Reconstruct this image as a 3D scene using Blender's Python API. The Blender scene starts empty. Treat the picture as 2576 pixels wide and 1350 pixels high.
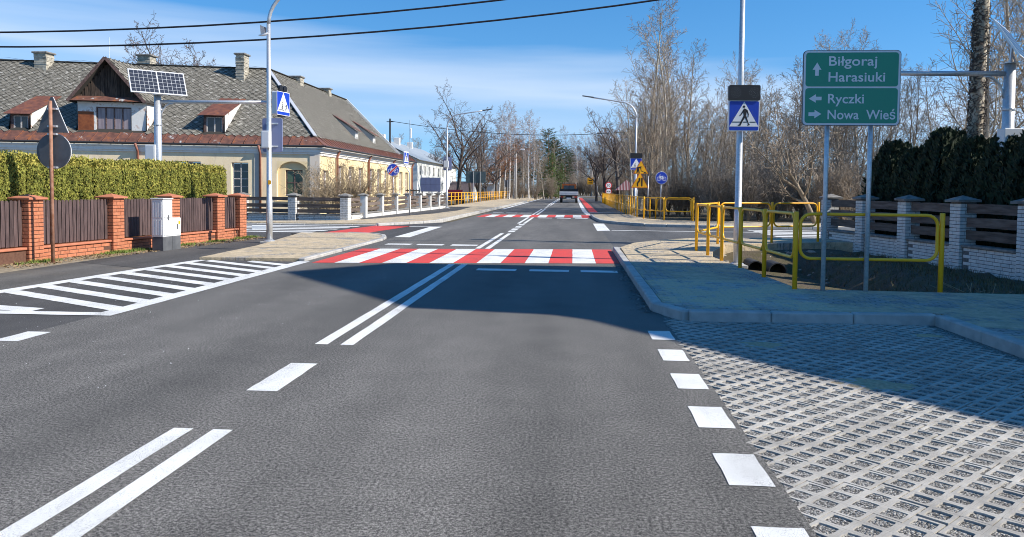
import bpy, bmesh, math, random
from mathutils import Vector, Matrix
R = math.radians
random.seed(7)
SC = bpy.context.scene
COL = SC.collection

# ------------------------------------------------------------------ camera
FPX, PPX, PPY, PITCH, YAW, ROLL, CAMH = 1950.0, 1288.0, 562.0, .0441, .0783, .0095, 1.55
_fw = Vector((-math.sin(YAW)*math.cos(PITCH), math.cos(YAW)*math.cos(PITCH), -math.sin(PITCH)))
_r0 = Vector((math.cos(YAW), math.sin(YAW), 0)); _u0 = _r0.cross(_fw)
_r = math.cos(ROLL)*_r0 + math.sin(ROLL)*_u0
_u = -math.sin(ROLL)*_r0 + math.cos(ROLL)*_u0
cd = bpy.data.cameras.new('camera'); cam = bpy.data.objects.new('camera', cd); COL.objects.link(cam)
M4 = Matrix(((_r.x, _u.x, -_fw.x, 0), (_r.y, _u.y, -_fw.y, 0), (_r.z, _u.z, -_fw.z, CAMH), (0, 0, 0, 1)))
cam.matrix_world = M4
cd.sensor_width = 36; cd.lens = 36*FPX/2576; cd.shift_y = -(675-PPY)/2576
cd.clip_start = .05; cd.clip_end = 3000
SC.camera = cam
# ------------------------------------------------------------------ light
SUN_EL, SUN_AZ = R(37), R(-9)            # azimuth measured from +X (right) towards +Y (ahead)
wd = bpy.data.worlds.new('World'); SC.world = wd; wd.use_nodes = True
nt = wd.node_tree; nt.nodes.clear()
N = lambda t: nt.nodes.new(t)
out = N('ShaderNodeOutputWorld'); bg = N('ShaderNodeBackground'); sky = N('ShaderNodeTexSky')
sky.sky_type = 'NISHITA'; sky.sun_disc = False; sky.sun_elevation = SUN_EL
sky.sun_rotation = R(90)-SUN_AZ; sky.altitude = 200; sky.air_density = 1.0; sky.dust_density = .15; sky.ozone_density = 2.2
hs = N('ShaderNodeHueSaturation'); hs.inputs['Saturation'].default_value = 1.44; hs.inputs['Hue'].default_value = .501; hs.inputs['Value'].default_value = 1.0
nt.links.new(sky.outputs[0], hs.inputs['Color'])
tc = N('ShaderNodeTexCoord'); sep = N('ShaderNodeSeparateXYZ'); nt.links.new(tc.outputs['Generated'], sep.inputs[0])
# clear dry air: the pale horizon band of the model is kept low
vm = N('ShaderNodeVectorMath'); vm.operation = 'MULTIPLY_ADD'; vm.inputs[1].default_value = (1,1,.86); vm.inputs[2].default_value = (0,0,.105)
vn = N('ShaderNodeVectorMath'); vn.operation = 'NORMALIZE'; nt.links.new(tc.outputs['Generated'], vm.inputs[0]); nt.links.new(vm.outputs[0], vn.inputs[0]); nt.links.new(vn.outputs[0], sky.inputs['Vector'])
# a thin veil of cirrus: a long slanting streak round the sky, broken up by stretched noise
mp = N('ShaderNodeMapping'); mp.inputs['Scale'].default_value = (1.3, 1.3, 16.0); mp.inputs['Location'].default_value = (4.1, .2, .15); mp.inputs['Rotation'].default_value = (0, R(4.5), 0)
nt.links.new(tc.outputs['Generated'], mp.inputs[0])
nz = N('ShaderNodeTexNoise'); nz.inputs['Scale'].default_value = 1.5; nz.inputs['Detail'].default_value = 5; nz.inputs['Roughness'].default_value = .5
nt.links.new(mp.outputs[0], nz.inputs['Vector'])
def mth(op, a, b):
    q = N('ShaderNodeMath'); q.operation = op
    for i, x in ((0,a),(1,b)):
        if hasattr(x, 'links'): nt.links.new(x, q.inputs[i])
        else: q.inputs[i].default_value = x
    return q.outputs[0]
el = mth('ADD', sep.outputs['Z'], mth('MULTIPLY', sep.outputs['X'], .08))
el = mth('ADD', el, mth('MULTIPLY', mth('SUBTRACT', nz.outputs[0], .5), .085))
rp = N('ShaderNodeValToRGB'); e_ = rp.color_ramp.elements
for p_, c_ in ((.045, .14), (.078, .42), (.095, .34), (.118, .66), (.145, .40), (.175, .05)):
    q_ = e_.new(p_); q_.color = (c_,c_,c_,1)
e_[0].color = (.12,.12,.12,1); e_[-1].color = (.0,.0,.0,1)
nt.links.new(el, rp.inputs[0])
mu = N('ShaderNodeMath'); mu.operation = 'MULTIPLY'; nt.links.new(rp.outputs[0], mu.inputs[0]); mu.inputs[1].default_value = .95
mx = N('ShaderNodeMixRGB'); nt.links.new(mu.outputs[0], mx.inputs[0]); nt.links.new(hs.outputs[0], mx.inputs[1])
mx.inputs[2].default_value = (4.7, 5.35, 6.3, 1)
nt.links.new(mx.outputs[0], bg.inputs[0]); bg.inputs[1].default_value = .125
nt.links.new(bg.outputs[0], out.inputs[0])
sl = bpy.data.lights.new('sun', 'SUN'); sl.energy = 4.95; sl.angle = R(.5); sl.color = (1.0, .93, .81)
so = bpy.data.objects.new('sun', sl); COL.objects.link(so)
SUNV = Vector((math.cos(SUN_AZ)*math.cos(SUN_EL), math.sin(SUN_AZ)*math.cos(SUN_EL), math.sin(SUN_EL)))
so.rotation_euler = SUNV.to_track_quat('Z', 'Y').to_euler(); so.location = (30, 0, 40)
vs = SC.view_settings; vs.view_transform = 'Standard'; vs.look = 'None'; vs.gamma = 1; vs.use_curve_mapping = False; vs.exposure = .5
SC.cycles.filter_width = 1.0; SC.cycles.max_bounces = 6; SC.cycles.transparent_max_bounces = 8

# ------------------------------------------------------------------ pixel helpers (2576 x 1350 view of the photograph)
CAMP = Vector((0, 0, CAMH))
def ray(x, y): return _r*((x-PPX)/FPX) - _u*((y-PPY)/FPX) + _fw
def G(x, y, z=0.0):
    d = ray(x, y); return CAMP + d*((z-CAMH)/d.z)
def AT(x, y, Y):
    d = ray(x, y); return CAMP + d*(Y/d.y)
def ONX(x, y, X):
    d = ray(x, y); return CAMP + d*(X/d.x)
def ONP(x, y, P0, n):
    d = ray(x, y); return CAMP + d*((Vector(P0)-CAMP).dot(n)/d.dot(n))

# ------------------------------------------------------------------ mesh helpers
class MB:
    def __init__(s): s.v = []; s.f = []; s.m = []
    def add(s, vs, fs, mi=0):
        b = len(s.v); s.v += [tuple(p) for p in vs]; s.f += [tuple(b+i for i in q) for q in fs]; s.m += [mi]*len(fs); return s
    def box(s, x0, x1, y0, y1, z0, z1, mi=0):
        return s.add([(x0,y0,z0),(x1,y0,z0),(x1,y1,z0),(x0,y1,z0),(x0,y0,z1),(x1,y0,z1),(x1,y1,z1),(x0,y1,z1)],
                     [(3,2,1,0),(4,5,6,7),(0,1,5,4),(1,2,6,5),(2,3,7,6),(3,0,4,7)], mi)
    def cbox(s, x0, x1, y0, y1, z0, z1, b=.004, mi=0):
        cx, cy, cz = (x0+x1)/2, (y0+y1)/2, (z0+z1)/2; hx, hy, hz = (x1-x0)/2, (y1-y0)/2, (z1-z0)/2
        b = min(b, hx*.45, hy*.45, hz*.45); vs = []; ix = {}
        for sx in (-1,1):
            for sy in (-1,1):
                for sz in (-1,1):
                    for ax in range(3):
                        q = [sx*(hx-b), sy*(hy-b), sz*(hz-b)]; q[ax] = (sx*hx, sy*hy, sz*hz)[ax]
                        ix[(sx,sy,sz,ax)] = len(vs); vs.append((cx+q[0], cy+q[1], cz+q[2]))
        fs = []
        I = lambda a, b_, c, ax: ix[(a,b_,c,ax)]
        for sg in (-1,1):
            for ax in range(3):
                o = [(-1,-1),(1,-1),(1,1),(-1,1)]
                if sg < 0: o = o[::-1]
                q = []
                for a, c in o:
                    k = [0,0,0]; k[ax] = sg; k[(ax+1)%3] = a; k[(ax+2)%3] = c; q.append(I(*k, ax))
                fs.append(tuple(q))
        for ax in range(3):
            a1, a2 = (ax+1)%3, (ax+2)%3
            for s1 in (-1,1):
                for s2 in (-1,1):
                    k0 = [0,0,0]; k0[ax] = -1; k0[a1] = s1; k0[a2] = s2; k1 = k0[:]; k1[ax] = 1
                    q = [I(*k0,a1), I(*k1,a1), I(*k1,a2), I(*k0,a2)]
                    if s1*s2 < 0: q = q[::-1]
                    fs.append(tuple(q[::-1]))
        for sx in (-1,1):
            for sy in (-1,1):
                for sz in (-1,1):
                    q = [I(sx,sy,sz,0), I(sx,sy,sz,1), I(sx,sy,sz,2)]
                    if sx*sy*sz < 0: q = q[::-1]
                    fs.append(tuple(q))
        return s.add(vs, fs, mi)
    def hexa(s, P, mi=0):       # 8 points: bottom 4, top 4
        return s.add(P, [(3,2,1,0),(4,5,6,7),(0,1,5,4),(1,2,6,5),(2,3,7,6),(3,0,4,7)], mi)
    def bar(s, p, q, w, h, up=(0,0,1), mi=0):   # box beam from p to q
        p, q = Vector(p), Vector(q); d = (q-p).normalized(); x = d.cross(Vector(up))
        if x.length < 1e-4: x = d.cross(Vector((0,1,0)))
        x.normalize(); y = x.cross(d); x *= w/2; y *= h/2
        return s.add([p-x-y, p+x-y, p+x+y, p-x+y, q-x-y, q+x-y, q+x+y, q-x+y],
                     [(3,2,1,0),(4,5,6,7),(0,1,5,4),(1,2,6,5),(2,3,7,6),(3,0,4,7)], mi)
    def tube(s, pts, rad, n=8, cap=True, mi=0, closed=False):
        pts = [Vector(p) for p in pts]; k = len(pts)
        if not hasattr(rad, '__len__'): rad = [rad]*k
        b = len(s.v); ref = None
        for i, p in enumerate(pts):
            if closed: d = pts[(i+1) % k]-pts[i-1]
            else: d = pts[min(i+1,k-1)]-pts[max(i-1,0)]
            d = d.normalized() if d.length > 1e-9 else Vector((0,0,1))
            if ref is None:
                ref = Vector((1,0,0)) if abs(d.x) < .8 else Vector((0,1,0))
            x = ref-d*ref.dot(d)
            if x.length < 1e-5: x = d.orthogonal()
            x.normalize(); ref = x; y = d.cross(x)
            for j in range(n):
                a = 2*math.pi*j/n; c = p+(x*math.cos(a)+y*math.sin(a))*rad[i]; s.v.append((c.x,c.y,c.z))
        rng = k if closed else k-1
        for i in range(rng):
            i2 = (i+1) % k
            for j in range(n):
                j2 = (j+1) % n; s.f.append((b+i*n+j, b+i*n+j2, b+i2*n+j2, b+i2*n+j)); s.m.append(mi)
        if cap and not closed:
            s.f.append(tuple(b+j for j in range(n))[::-1]); s.m.append(mi)
            s.f.append(tuple(b+(k-1)*n+j for j in range(n))); s.m.append(mi)
        return s
    def prism(s, poly, h0, h1, ax='z', mi=0):   # polygon (2D, ccw) extruded along an axis; ax y: poly is (x,z); ax x: poly is (y,z)
        n = len(poly)
        def pt(p, h): return (p[0],p[1],h) if ax == 'z' else ((p[0],h,p[1]) if ax == 'y' else (h,p[0],p[1]))
        vs = [pt(p,h0) for p in poly]+[pt(p,h1) for p in poly]
        fs = [tuple(range(n))[::-1], tuple(range(n,2*n))]+[(i,(i+1)%n,n+(i+1)%n,n+i) for i in range(n)]
        if ax == 'y': fs = [q[::-1] for q in fs]
        return s.add(vs, fs, mi)
    def lathe(s, prof, c=(0,0,0), n=16, mi=0):
        b = len(s.v)
        for r, z in prof:
            for j in range(n):
                a = 2*math.pi*j/n; s.v.append((c[0]+r*math.cos(a), c[1]+r*math.sin(a), c[2]+z))
        for i in range(len(prof)-1):
            for j in range(n):
                j2 = (j+1)%n; s.f.append((b+i*n+j, b+i*n+j2, b+(i+1)*n+j2, b+(i+1)*n+j)); s.m.append(mi)
        s.f.append(tuple(b+j for j in range(n))[::-1]); s.m.append(mi)
        s.f.append(tuple(b+(len(prof)-1)*n+j for j in range(n))); s.m.append(mi)
        return s
    def quad(s, a, b, c, d, mi=0): return s.add([a,b,c,d], [(0,1,2,3)], mi)
    def mesh(s, name, mats, smooth=False, off=None):
        me = bpy.data.meshes.new(name)
        v = s.v if off is None else [(p[0]-off[0], p[1]-off[1], p[2]-off[2]) for p in s.v]
        me.from_pydata(v, [], s.f)
        mats = mats if isinstance(mats, (list, tuple)) else [mats]
        for m in mats: me.materials.append(m)
        if len(mats) > 1: me.polygons.foreach_set('material_index', s.m)
        if smooth: me.polygons.foreach_set('use_smooth', [True]*len(s.f))
        me.update(); return me
def obj(name, me, parent=None, loc=(0,0,0), rz=0, kind=None):
    o = bpy.data.objects.new(name, me); COL.objects.link(o); o.location = loc
    if rz: o.rotation_euler = (0,0,rz)
    if parent: o.parent = parent
    if kind: o['kind'] = kind
    return o
def wloc(o):
    p = Vector(o.location)
    while o.parent: o = o.parent; p = p+Vector(o.location)
    return p
def part(name, mb, mats, parent, smooth=False, world=True, kind=None):
    """mesh given in world coordinates (root not rotated) or in local ones"""
    off = wloc(parent) if (world and parent) else None
    return obj(name, mb.mesh(name, mats, smooth, off), parent, kind=kind)
def tag(o, label, cat, group=None):
    o['label'] = label; o['category'] = cat
    if group: o['group'] = group
    return o
def thing(name, label, cat, loc=(0,0,0), rz=0, group=None):
    o = bpy.data.objects.new(name, None); COL.objects.link(o); o.location = loc; o.rotation_euler = (0,0,rz)
    o.empty_display_size = .2
    return tag(o, label, cat, group)
def single(name, mb, mats, label, cat, loc=(0,0,0), group=None, smooth=False):
    """a thing that is one mesh, given in world coordinates"""
    o = obj(name, mb.mesh(name, mats, smooth, loc), None, loc); return tag(o, label, cat, group)
def struct(name, mb, mats, smooth=False, kind='structure'):
    return obj(name, mb.mesh(name, mats, smooth), None, kind=kind)
def copy_tree(root, loc, rz=0, label=None, scale=None):
    c = root.copy(); COL.objects.link(c); c.location = loc; c.rotation_euler = (0,0,rz)
    if scale: c.scale = scale if hasattr(scale, '__len__') else (scale,)*3
    if label: c['label'] = label
    for ch in list(root.children):
        d = ch.copy(); COL.objects.link(d); d.parent = c
        for g in list(ch.children):
            e = g.copy(); COL.objects.link(e); e.parent = d
    return c

# ------------------------------------------------------------------ materials
def newmat(name):
    m = bpy.data.materials.new(name); m.use_nodes = True; t = m.node_tree; t.nodes.clear()
    o = t.nodes.new('ShaderNodeOutputMaterial'); p = t.nodes.new('ShaderNodeBsdfPrincipled'); t.links.new(p.outputs[0], o.inputs[0])
    return m, t, p
def lin(c):
    if len(c) == 4: c = c[:3]
    return tuple(((x/255)/12.92 if x/255 <= .04045 else ((x/255+.055)/1.055)**2.4) for x in c)
def c4(c): return (c[0], c[1], c[2], 1)
class NT:
    def __init__(s, t): s.t = t
    def n(s, typ, **kw):
        q = s.t.nodes.new(typ)
        for k, v in kw.items():
            if k in q.inputs: q.inputs[k].default_value = v
            else: setattr(q, k, v)
        return q
    def l(s, a, b): s.t.links.new(a, b)
    def pos(s, scale=(1,1,1), obj_=False):
        g = s.n('ShaderNodeTexCoord').outputs['Object'] if obj_ else s.n('ShaderNodeNewGeometry').outputs['Position']
        if tuple(scale) == (1,1,1): return g
        m = s.n('ShaderNodeVectorMath', operation='MULTIPLY'); m.inputs[1].default_value = scale; s.l(g, m.inputs[0]); return m.outputs[0]
    def noise(s, vec, scale, detail=3, rough=.5):
        q = s.n('ShaderNodeTexNoise'); q.inputs['Scale'].default_value = scale; q.inputs['Detail'].default_value = detail; q.inputs['Roughness'].default_value = rough
        s.l(vec, q.inputs['Vector']); return q.outputs[0]
    def ramp(s, fac, *stops):
        q = s.n('ShaderNodeValToRGB'); e = q.color_ramp.elements
        while len(e) < len(stops): e.new(.5)
        for i, (p, c) in enumerate(stops):
            e[i].position = p; e[i].color = c4(c) if hasattr(c, '__len__') else (c,c,c,1)
        s.l(fac, q.inputs[0]); return q.outputs[0]
    def mix(s, fac, a, b, mode='MIX'):
        q = s.n('ShaderNodeMixRGB', blend_type=mode)
        for i, x in ((0,fac),(1,a),(2,b)):
            if hasattr(x, 'is_linked') or hasattr(x, 'links'): s.l(x, q.inputs[i])
            elif hasattr(x, '__len__'): q.inputs[i].default_value = c4(x)
            else: q.inputs[i].default_value = x
        return q.outputs[0]
    def math(s, op, a, b=0.0):
        q = s.n('ShaderNodeMath', operation=op)
        for i, x in ((0,a),(1,b)):
            if hasattr(x, 'links'): s.l(x, q.inputs[i])
            else: q.inputs[i].default_value = x
        return q.outputs[0]
    def bump(s, h, p, strength=.3, dist=.01):
        q = s.n('ShaderNodeBump'); q.inputs['Strength'].default_value = strength; q.inputs['Distance'].default_value = dist
        s.l(h, q.inputs['Height']); s.l(q.outputs[0], p.inputs['Normal']); return q
def M(name, col, col2=None, scale=3.0, rough=.7, bump=0.0, bscale=None, metal=0.0, stretch=(1,1,1), vary=0.0, detail=4, contrast=(.35,.65), spec=.5, obj_=False):
    m, t, p = newmat(name); k = NT(t); p.inputs['Roughness'].default_value = rough; p.inputs['Metallic'].default_value = metal
    p.inputs['Specular IOR Level'].default_value = spec
    v = k.pos(stretch, obj_); base = None
    if col2 is not None:
        base = k.ramp(k.noise(v, scale, detail), (contrast[0], col), (contrast[1], col2))
    if vary:
        oi = k.n('ShaderNodeObjectInfo'); f = k.math('ADD', k.math('MULTIPLY', oi.outputs['Random'], 2*vary), 1-vary)
        b0 = base if base is not None else None
        q = k.n('ShaderNodeHueSaturation'); k.l(f, q.inputs['Value'])
        if b0 is not None: k.l(b0, q.inputs['Color'])
        else: q.inputs['Color'].default_value = c4(col)
        base = q.outputs[0]
    if base is not None: k.l(base, p.inputs['Base Color'])
    else: p.inputs['Base Color'].default_value = c4(col)
    if bump:
        k.bump(k.noise(v, bscale or scale*4, 3), p, bump, .01)
    return m
def asphalt(name, lo, hi, fine=210, tint=None):
    m, t, p = newmat(name); k = NT(t); v = k.pos()
    g = k.noise(v, fine, 3, .75); g2 = k.noise(v, fine*.36, 3, .65)
    gg = k.math('ADD', k.math('MULTIPLY', g, .6), k.math('MULTIPLY', g2, .4))
    c = k.ramp(gg, (.41, lo), (.50, tuple((a+b)*.34 for a, b in zip(lo, hi))), (.60, hi))
    big = k.noise(k.pos((1,.12,1)), .9, 4, .55); c = k.mix(1.0, c, k.ramp(big, (.3, .66), (.70, 1.22)), 'MULTIPLY')
    pat = k.noise(v, 2.3, 5, .6); c = k.mix(1.0, c, k.ramp(pat, (.3, .86), (.7, 1.1)), 'MULTIPLY')
    if tint: c = k.mix(k.ramp(k.noise(v, .8, 4, .6), (.52, 0), (.75, .5)), c, tint)
    k.l(c, p.inputs['Base Color']); p.inputs['Roughness'].default_value = .82; p.inputs['Specular IOR Level'].default_value = .35
    k.bump(gg, p, .12, .003); return m
mt_asphalt = asphalt('asphalt_main', (.006,.006,.006), (.35,.33,.302), 150)
mt_asphalt_far = asphalt('asphalt_side', (.035,.035,.036), (.22,.215,.21))
mt_path = asphalt('asphalt_path', (.022,.022,.022), (.19,.18,.172), 240)
mt_oldasph = asphalt('asphalt_worn', (.05,.048,.046), (.27,.255,.235), 170, (.22,.18,.13))
def paint(name, col, wear=.3):
    m, t, p = newmat(name); k = NT(t); v = k.pos()
    s = k.noise(v, 190, 2, .6); s2 = k.noise(v, 60, 3, .6)
    wr = k.math('ADD', s, k.math('MULTIPLY', k.math('SUBTRACT', k.noise(k.pos((1,.35,1)), 2.2, 5, .65), .5), .42))
    c = k.mix(k.ramp(wr, (.33, .9), (.42, 0)), col, (.05,.048,.045))
    c = k.mix(k.ramp(k.noise(v, 1.7, 5, .65), (.33, .80), (.62, 1)), (.12,.11,.10), c)
    k.l(c, p.inputs['Base Color']); p.inputs['Roughness'].default_value = .75; k.bump(s2, p, .3, .004); return m
mt_white = paint('road_paint_white', (.82,.82,.80)); mt_red = paint('road_paint_red', (.74,.06,.045))
def sandmat(name, cover):
    m, t, p = newmat(name); k = NT(t); v = k.pos()
    br = k.n('ShaderNodeTexBrick'); br.inputs['Scale'].default_value = 1.0; br.inputs['Brick Width'].default_value = .2; br.inputs['Row Height'].default_value = .1
    br.inputs['Mortar Size'].default_value = .007; br.inputs['Color1'].default_value = (.41,.40,.385,1); br.inputs['Color2'].default_value = (.30,.292,.28,1); br.inputs['Mortar'].default_value = (.08,.075,.07,1)
    k.l(v, br.inputs['Vector'])
    blk = k.mix(1, br.outputs['Color'], k.ramp(k.noise(v, 25, 3), (.3,.75), (.7,1.15)), 'MULTIPLY')
    w = k.noise(v, 1.1, 6, .68); w2 = k.noise(k.pos((3,1,1)), 4, 5, .7); ww = k.math('ADD', k.math('MULTIPLY', w, .65), k.math('MULTIPLY', w2, .35))
    msk = k.ramp(ww, (cover-.05, 0), (cover+.05, 1))
    gr = k.noise(v, 160, 2, .7)
    sand = k.ramp(gr, (.3, (.47,.37,.235)), (.7, (.71,.58,.40)))
    sand = k.mix(1, sand, k.ramp(k.noise(v, 5, 6, .7), (.3,.62), (.7,1.12)), 'MULTIPLY')
    k.l(k.mix(msk, blk, sand), p.inputs['Base Color']); p.inputs['Roughness'].default_value = .9
    k.bump(k.math('ADD', k.math('MULTIPLY', msk, k.noise(v, 9, 5, .7)), k.math('MULTIPLY', gr, .12)), p, .7, .04); return m
def block_m():
    m, t, p = newmat('sanded_block'); k = NT(t); v = k.pos(); oi = k.n('ShaderNodeObjectInfo')
    b = k.ramp(oi.outputs['Random'], (.0, (.28,.272,.26)), (1., (.44,.43,.41)))
    w = k.noise(v, 1.1, 6, .68); w2 = k.noise(k.pos((3,1,1)), 4, 5, .7); ww = k.math('ADD', k.math('MULTIPLY', w, .65), k.math('MULTIPLY', w2, .35))
    sand = k.ramp(k.noise(v, 160, 2, .7), (.3, (.47,.37,.235)), (.7, (.71,.58,.40)))
    k.l(k.mix(k.ramp(ww, (.43,0), (.52,1)), b, sand), p.inputs['Base Color']); p.inputs['Roughness'].default_value = .9; k.bump(k.noise(v, 60, 4, .7), p, .3, .01); return m
mt_block = block_m()
mt_sand = sandmat('sanded_paving', .44); mt_sandR = sandmat('half_sanded_paving', .475)
mt_conc = M('kerb_concrete', (.36,.35,.335), (.48,.465,.44), 6, .85, .25, 60, vary=.08)
mt_paver = M('paver_concrete', (.33,.31,.28), (.46,.435,.395), 5, .88, .3, 90, vary=.15)
def gravel_m():
    m, t, p = newmat('dark_gravel'); k = NT(t); v = k.pos()
    q = k.n('ShaderNodeTexVoronoi'); q.inputs['Scale'].default_value = 110; k.l(v, q.inputs['Vector'])
    c = k.ramp(q.outputs['Color'], (.1, (.012,.012,.012)), (.45, (.15,.14,.128)), (.9, (.50,.475,.43)))
    k.l(c, p.inputs['Base Color']); p.inputs['Roughness'].default_value = .9; k.bump(k.math('SUBTRACT', 1.0, q.outputs['Distance']), p, .9, .01); return m
mt_gravel = gravel_m()
def soil_m():
    m, t, p = newmat('soil_and_grass'); k = NT(t); v = k.pos()
    a = k.noise(v, 2.2, 6, .65); g = k.noise(v, 40, 4, .7)
    soil = k.ramp(g, (.3, (.055,.042,.03)), (.7, (.17,.135,.095)))
    gr = k.ramp(g, (.3, (.05,.045,.02)), (.7, (.14,.12,.06)))
    k.l(k.mix(k.ramp(a, (.42,0), (.6,1)), soil, gr), p.inputs['Base Color']); p.inputs['Roughness'].default_value = .95
    k.bump(k.math('ADD', g, a), p, .8, .05); return m
mt_soil = soil_m()
mt_verge = M('dusty_verge', (.20,.16,.11), (.36,.30,.21), 9, .95, .6, 60)
mt_brick = M('red_brick', (.43,.14,.068), (.52,.20,.105), 14, .85, .25, 80, vary=.10)
mt_mortar = M('red_mortar', (.10,.045,.03), (.14,.07,.045), 20, .95)
mt_cap = M('red_cap', (.44,.15,.08), (.50,.19,.11), 8, .75, .15, 60)
mt_board = M('brown_board', (.055,.034,.034), (.115,.075,.072), 22, .7, .25, 60, stretch=(1,1,.12), vary=.18)
mt_wbrick = M('white_brick', (.60,.59,.57), (.72,.71,.68), 9, .85, .25, 80, vary=.07)
mt_wmortar = M('grey_mortar', (.12,.115,.11), (.19,.185,.18), 20, .95)
mt_wcap = M('weathered_cap', (.15,.14,.13), (.27,.26,.24), 6, .95, .6, 40)
mt_dboard = M('weathered_board', (.075,.055,.045), (.16,.125,.105), 16, .85, .35, 50, stretch=(.12,.12,1), vary=.2)
mt_nail = M('galvanised_screw', (.5,.5,.52), rough=.4, metal=1)
def galv_m():
    m, t, p = newmat('galvanised_steel'); k = NT(t); v = k.pos()
    q = k.n('ShaderNodeTexVoronoi'); q.inputs['Scale'].default_value = 34; k.l(v, q.inputs['Vector'])
    k.l(k.ramp(q.outputs['Color'], (.1, (.50,.52,.55)), (.9, (.64,.655,.68))), p.inputs['Base Color'])
    p.inputs['Metallic'].default_value = .55; p.inputs['Roughness'].default_value = .42; return m
mt_galv = galv_m()
mt_yellow = M('yellow_rail_paint', (.95,.455,.008), (.97,.49,.012), 6, .4, vary=.03)
mt_blue = M('sign_blue', (.008,.045,.42), rough=.35); mt_swhite = M('sign_white', (.80,.80,.80), rough=.4); mt_black = M('black_print', (.01,.01,.012), rough=.5)
mt_green = M('sign_green', (.0,.25,.155), rough=.4); mt_sback = M('sign_back_grey', (.07,.075,.09), (.10,.105,.12), 3, .5); mt_teal = M('sign_back_teal', (.05,.085,.10), (.08,.12,.135), 3, .5)
mt_sred = M('sign_red', (.62,.03,.03), rough=.4); mt_syel = M('sign_yellow', (.90,.43,.01), rough=.4); mt_sgrey = M('sign_light_grey', (.70,.71,.74), rough=.5)
mt_rustpost = M('rusty_post', (.24,.10,.055), (.36,.19,.13), 9, .8, .2, 60)
mt_cabw = M('cabinet_light_grey', (.70,.71,.71), (.76,.77,.77), 3, .5); mt_cabb = M('cabinet_base_grey', (.075,.08,.09), (.12,.125,.135), 4, .8, .2, 30)
mt_plast = None
def plaster(name, a, b, stain):
    m, t, p = newmat(name); k = NT(t); v = k.pos()
    c = k.ramp(k.noise(v, .9, 6, .65), (.35, a), (.65, b))
    c = k.mix(k.ramp(k.noise(k.pos((2,2,.5)), 1.4, 6, .7), (.55, 0), (.72, .75)), c, stain)
    k.l(c, p.inputs['Base Color']); p.inputs['Roughness'].default_value = .93; k.bump(k.noise(v, 16, 5, .7), p, .3, .02); return m
mt_plast = plaster('ochre_plaster', (.72,.56,.31), (.80,.66,.41), (.54,.43,.31))
mt_fplast = plaster('faded_tan_plaster', (.74,.60,.40), (.82,.69,.49), (.58,.47,.35))
mt_pplast = plaster('grey_pilaster_and_shadow', (.48,.43,.38), (.58,.53,.47), (.38,.34,.30))  # colours the front corner and the painted wall shadow beside the downpipe
mt_cornice = plaster('white_cornice', (.74,.72,.68), (.80,.78,.75), (.56,.54,.52))
mt_slate = M('old_slate', (.105,.098,.085), (.20,.19,.165), 5, .9, .5, 25, vary=.16)
mt_slate_dark = M('slate_underlay', (.035,.032,.028), rough=.95)
def slate_m():
    m, t, p = newmat('mossy_slate'); k = NT(t); v = k.pos()
    c = k.ramp(k.noise(v, 4, 5, .65), (.3, (.10,.092,.077)), (.7, (.225,.21,.175)))
    oi = k.n('ShaderNodeObjectInfo')
    li = k.noise(k.pos((1,1,2.2)), 4.2, 3, .55)
    c = k.mix(k.ramp(li, (.585, 0), (.64, .7)), c, (.48,.46,.41))
    k.l(c, p.inputs['Base Color']); p.inputs['Roughness'].default_value = .92; k.bump(k.noise(v, 20, 4, .7), p, .5, .02); return m
mt_slate = slate_m()
def rust_m(name, a, b, zinc, amt):
    m, t, p = newmat(name); k = NT(t); v = k.pos()
    c = k.ramp(k.noise(v, 3.2, 6, .62), (.32, a), (.55, b), (.72, (.30,.10,.03)))
    c = k.mix(k.ramp(k.noise(k.pos((1.6,1.6,.25)), 1.3, 4, .6), (amt, 0), (amt+.06, 1)), c, zinc)
    k.l(c, p.inputs['Base Color']); p.inputs['Roughness'].default_value = .7; p.inputs['Metallic'].default_value = .1; k.bump(k.noise(v, 14, 4), p, .15, .01); return m
mt_rust = rust_m('rusty_sheet', (.085,.038,.03), (.17,.075,.055), (.42,.42,.42), .63)
mt_rust2 = rust_m('rusty_sheet_dormer', (.11,.042,.03), (.19,.075,.05), (.42,.38,.34), .70)
mt_peel = rust_m('peeling_white_sheet', (.62,.62,.60), (.70,.70,.68), (.20,.075,.035), .62)
mt_oldwood = M('old_dark_wood', (.014,.010,.008), (.085,.058,.043), 9, .9, .5, 40, stretch=(4,4,.25), vary=.35)
mt_frame = M('weathered_window_frame', (.30,.28,.27), (.52,.50,.48), 14, .8, .2, 40)
mt_wframe = M('white_window_frame', (.68,.67,.65), (.76,.75,.73), 10, .7)
mt_dframe = M('dark_window_frame', (.06,.035,.03), (.16,.10,.09), 10, .8)
mt_glass = M('window_glass', (.012,.014,.018), rough=.06, spec=.7)
mt_curtain = M('curtained_glass', (.20,.16,.18), (.30,.25,.27), 3, .25, stretch=(4,4,.3))
mt_chim = M('crumbling_chimney', (.30,.27,.21), (.52,.48,.40), 5, .95, .7, 20)
mt_chimw = M('white_chimney', (.62,.61,.58), (.70,.68,.66), 5, .9)
mt_pipe = M('brown_downpipe', (.22,.075,.045), (.30,.12,.08), 5, .6)
mt_wallw = M('white_render', (.70,.72,.68), (.78,.79,.76), 1.2, .9, .15, 20)
mt_wallg = M('grey_render', (.36,.38,.38), (.45,.46,.45), 1.5, .9, .15, 20)
mt_tinroof = M('grey_tin_roof', (.36,.40,.42), (.44,.47,.49), 2, .5, metal=.3)
mt_solar = M('solar_cell', (.03,.035,.05), rough=.25); mt_alu = M('aluminium_frame', (.68,.69,.71), rough=.4, metal=.5)
mt_cable = M('black_cable', (.012,.012,.018), rough=.6)
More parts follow.
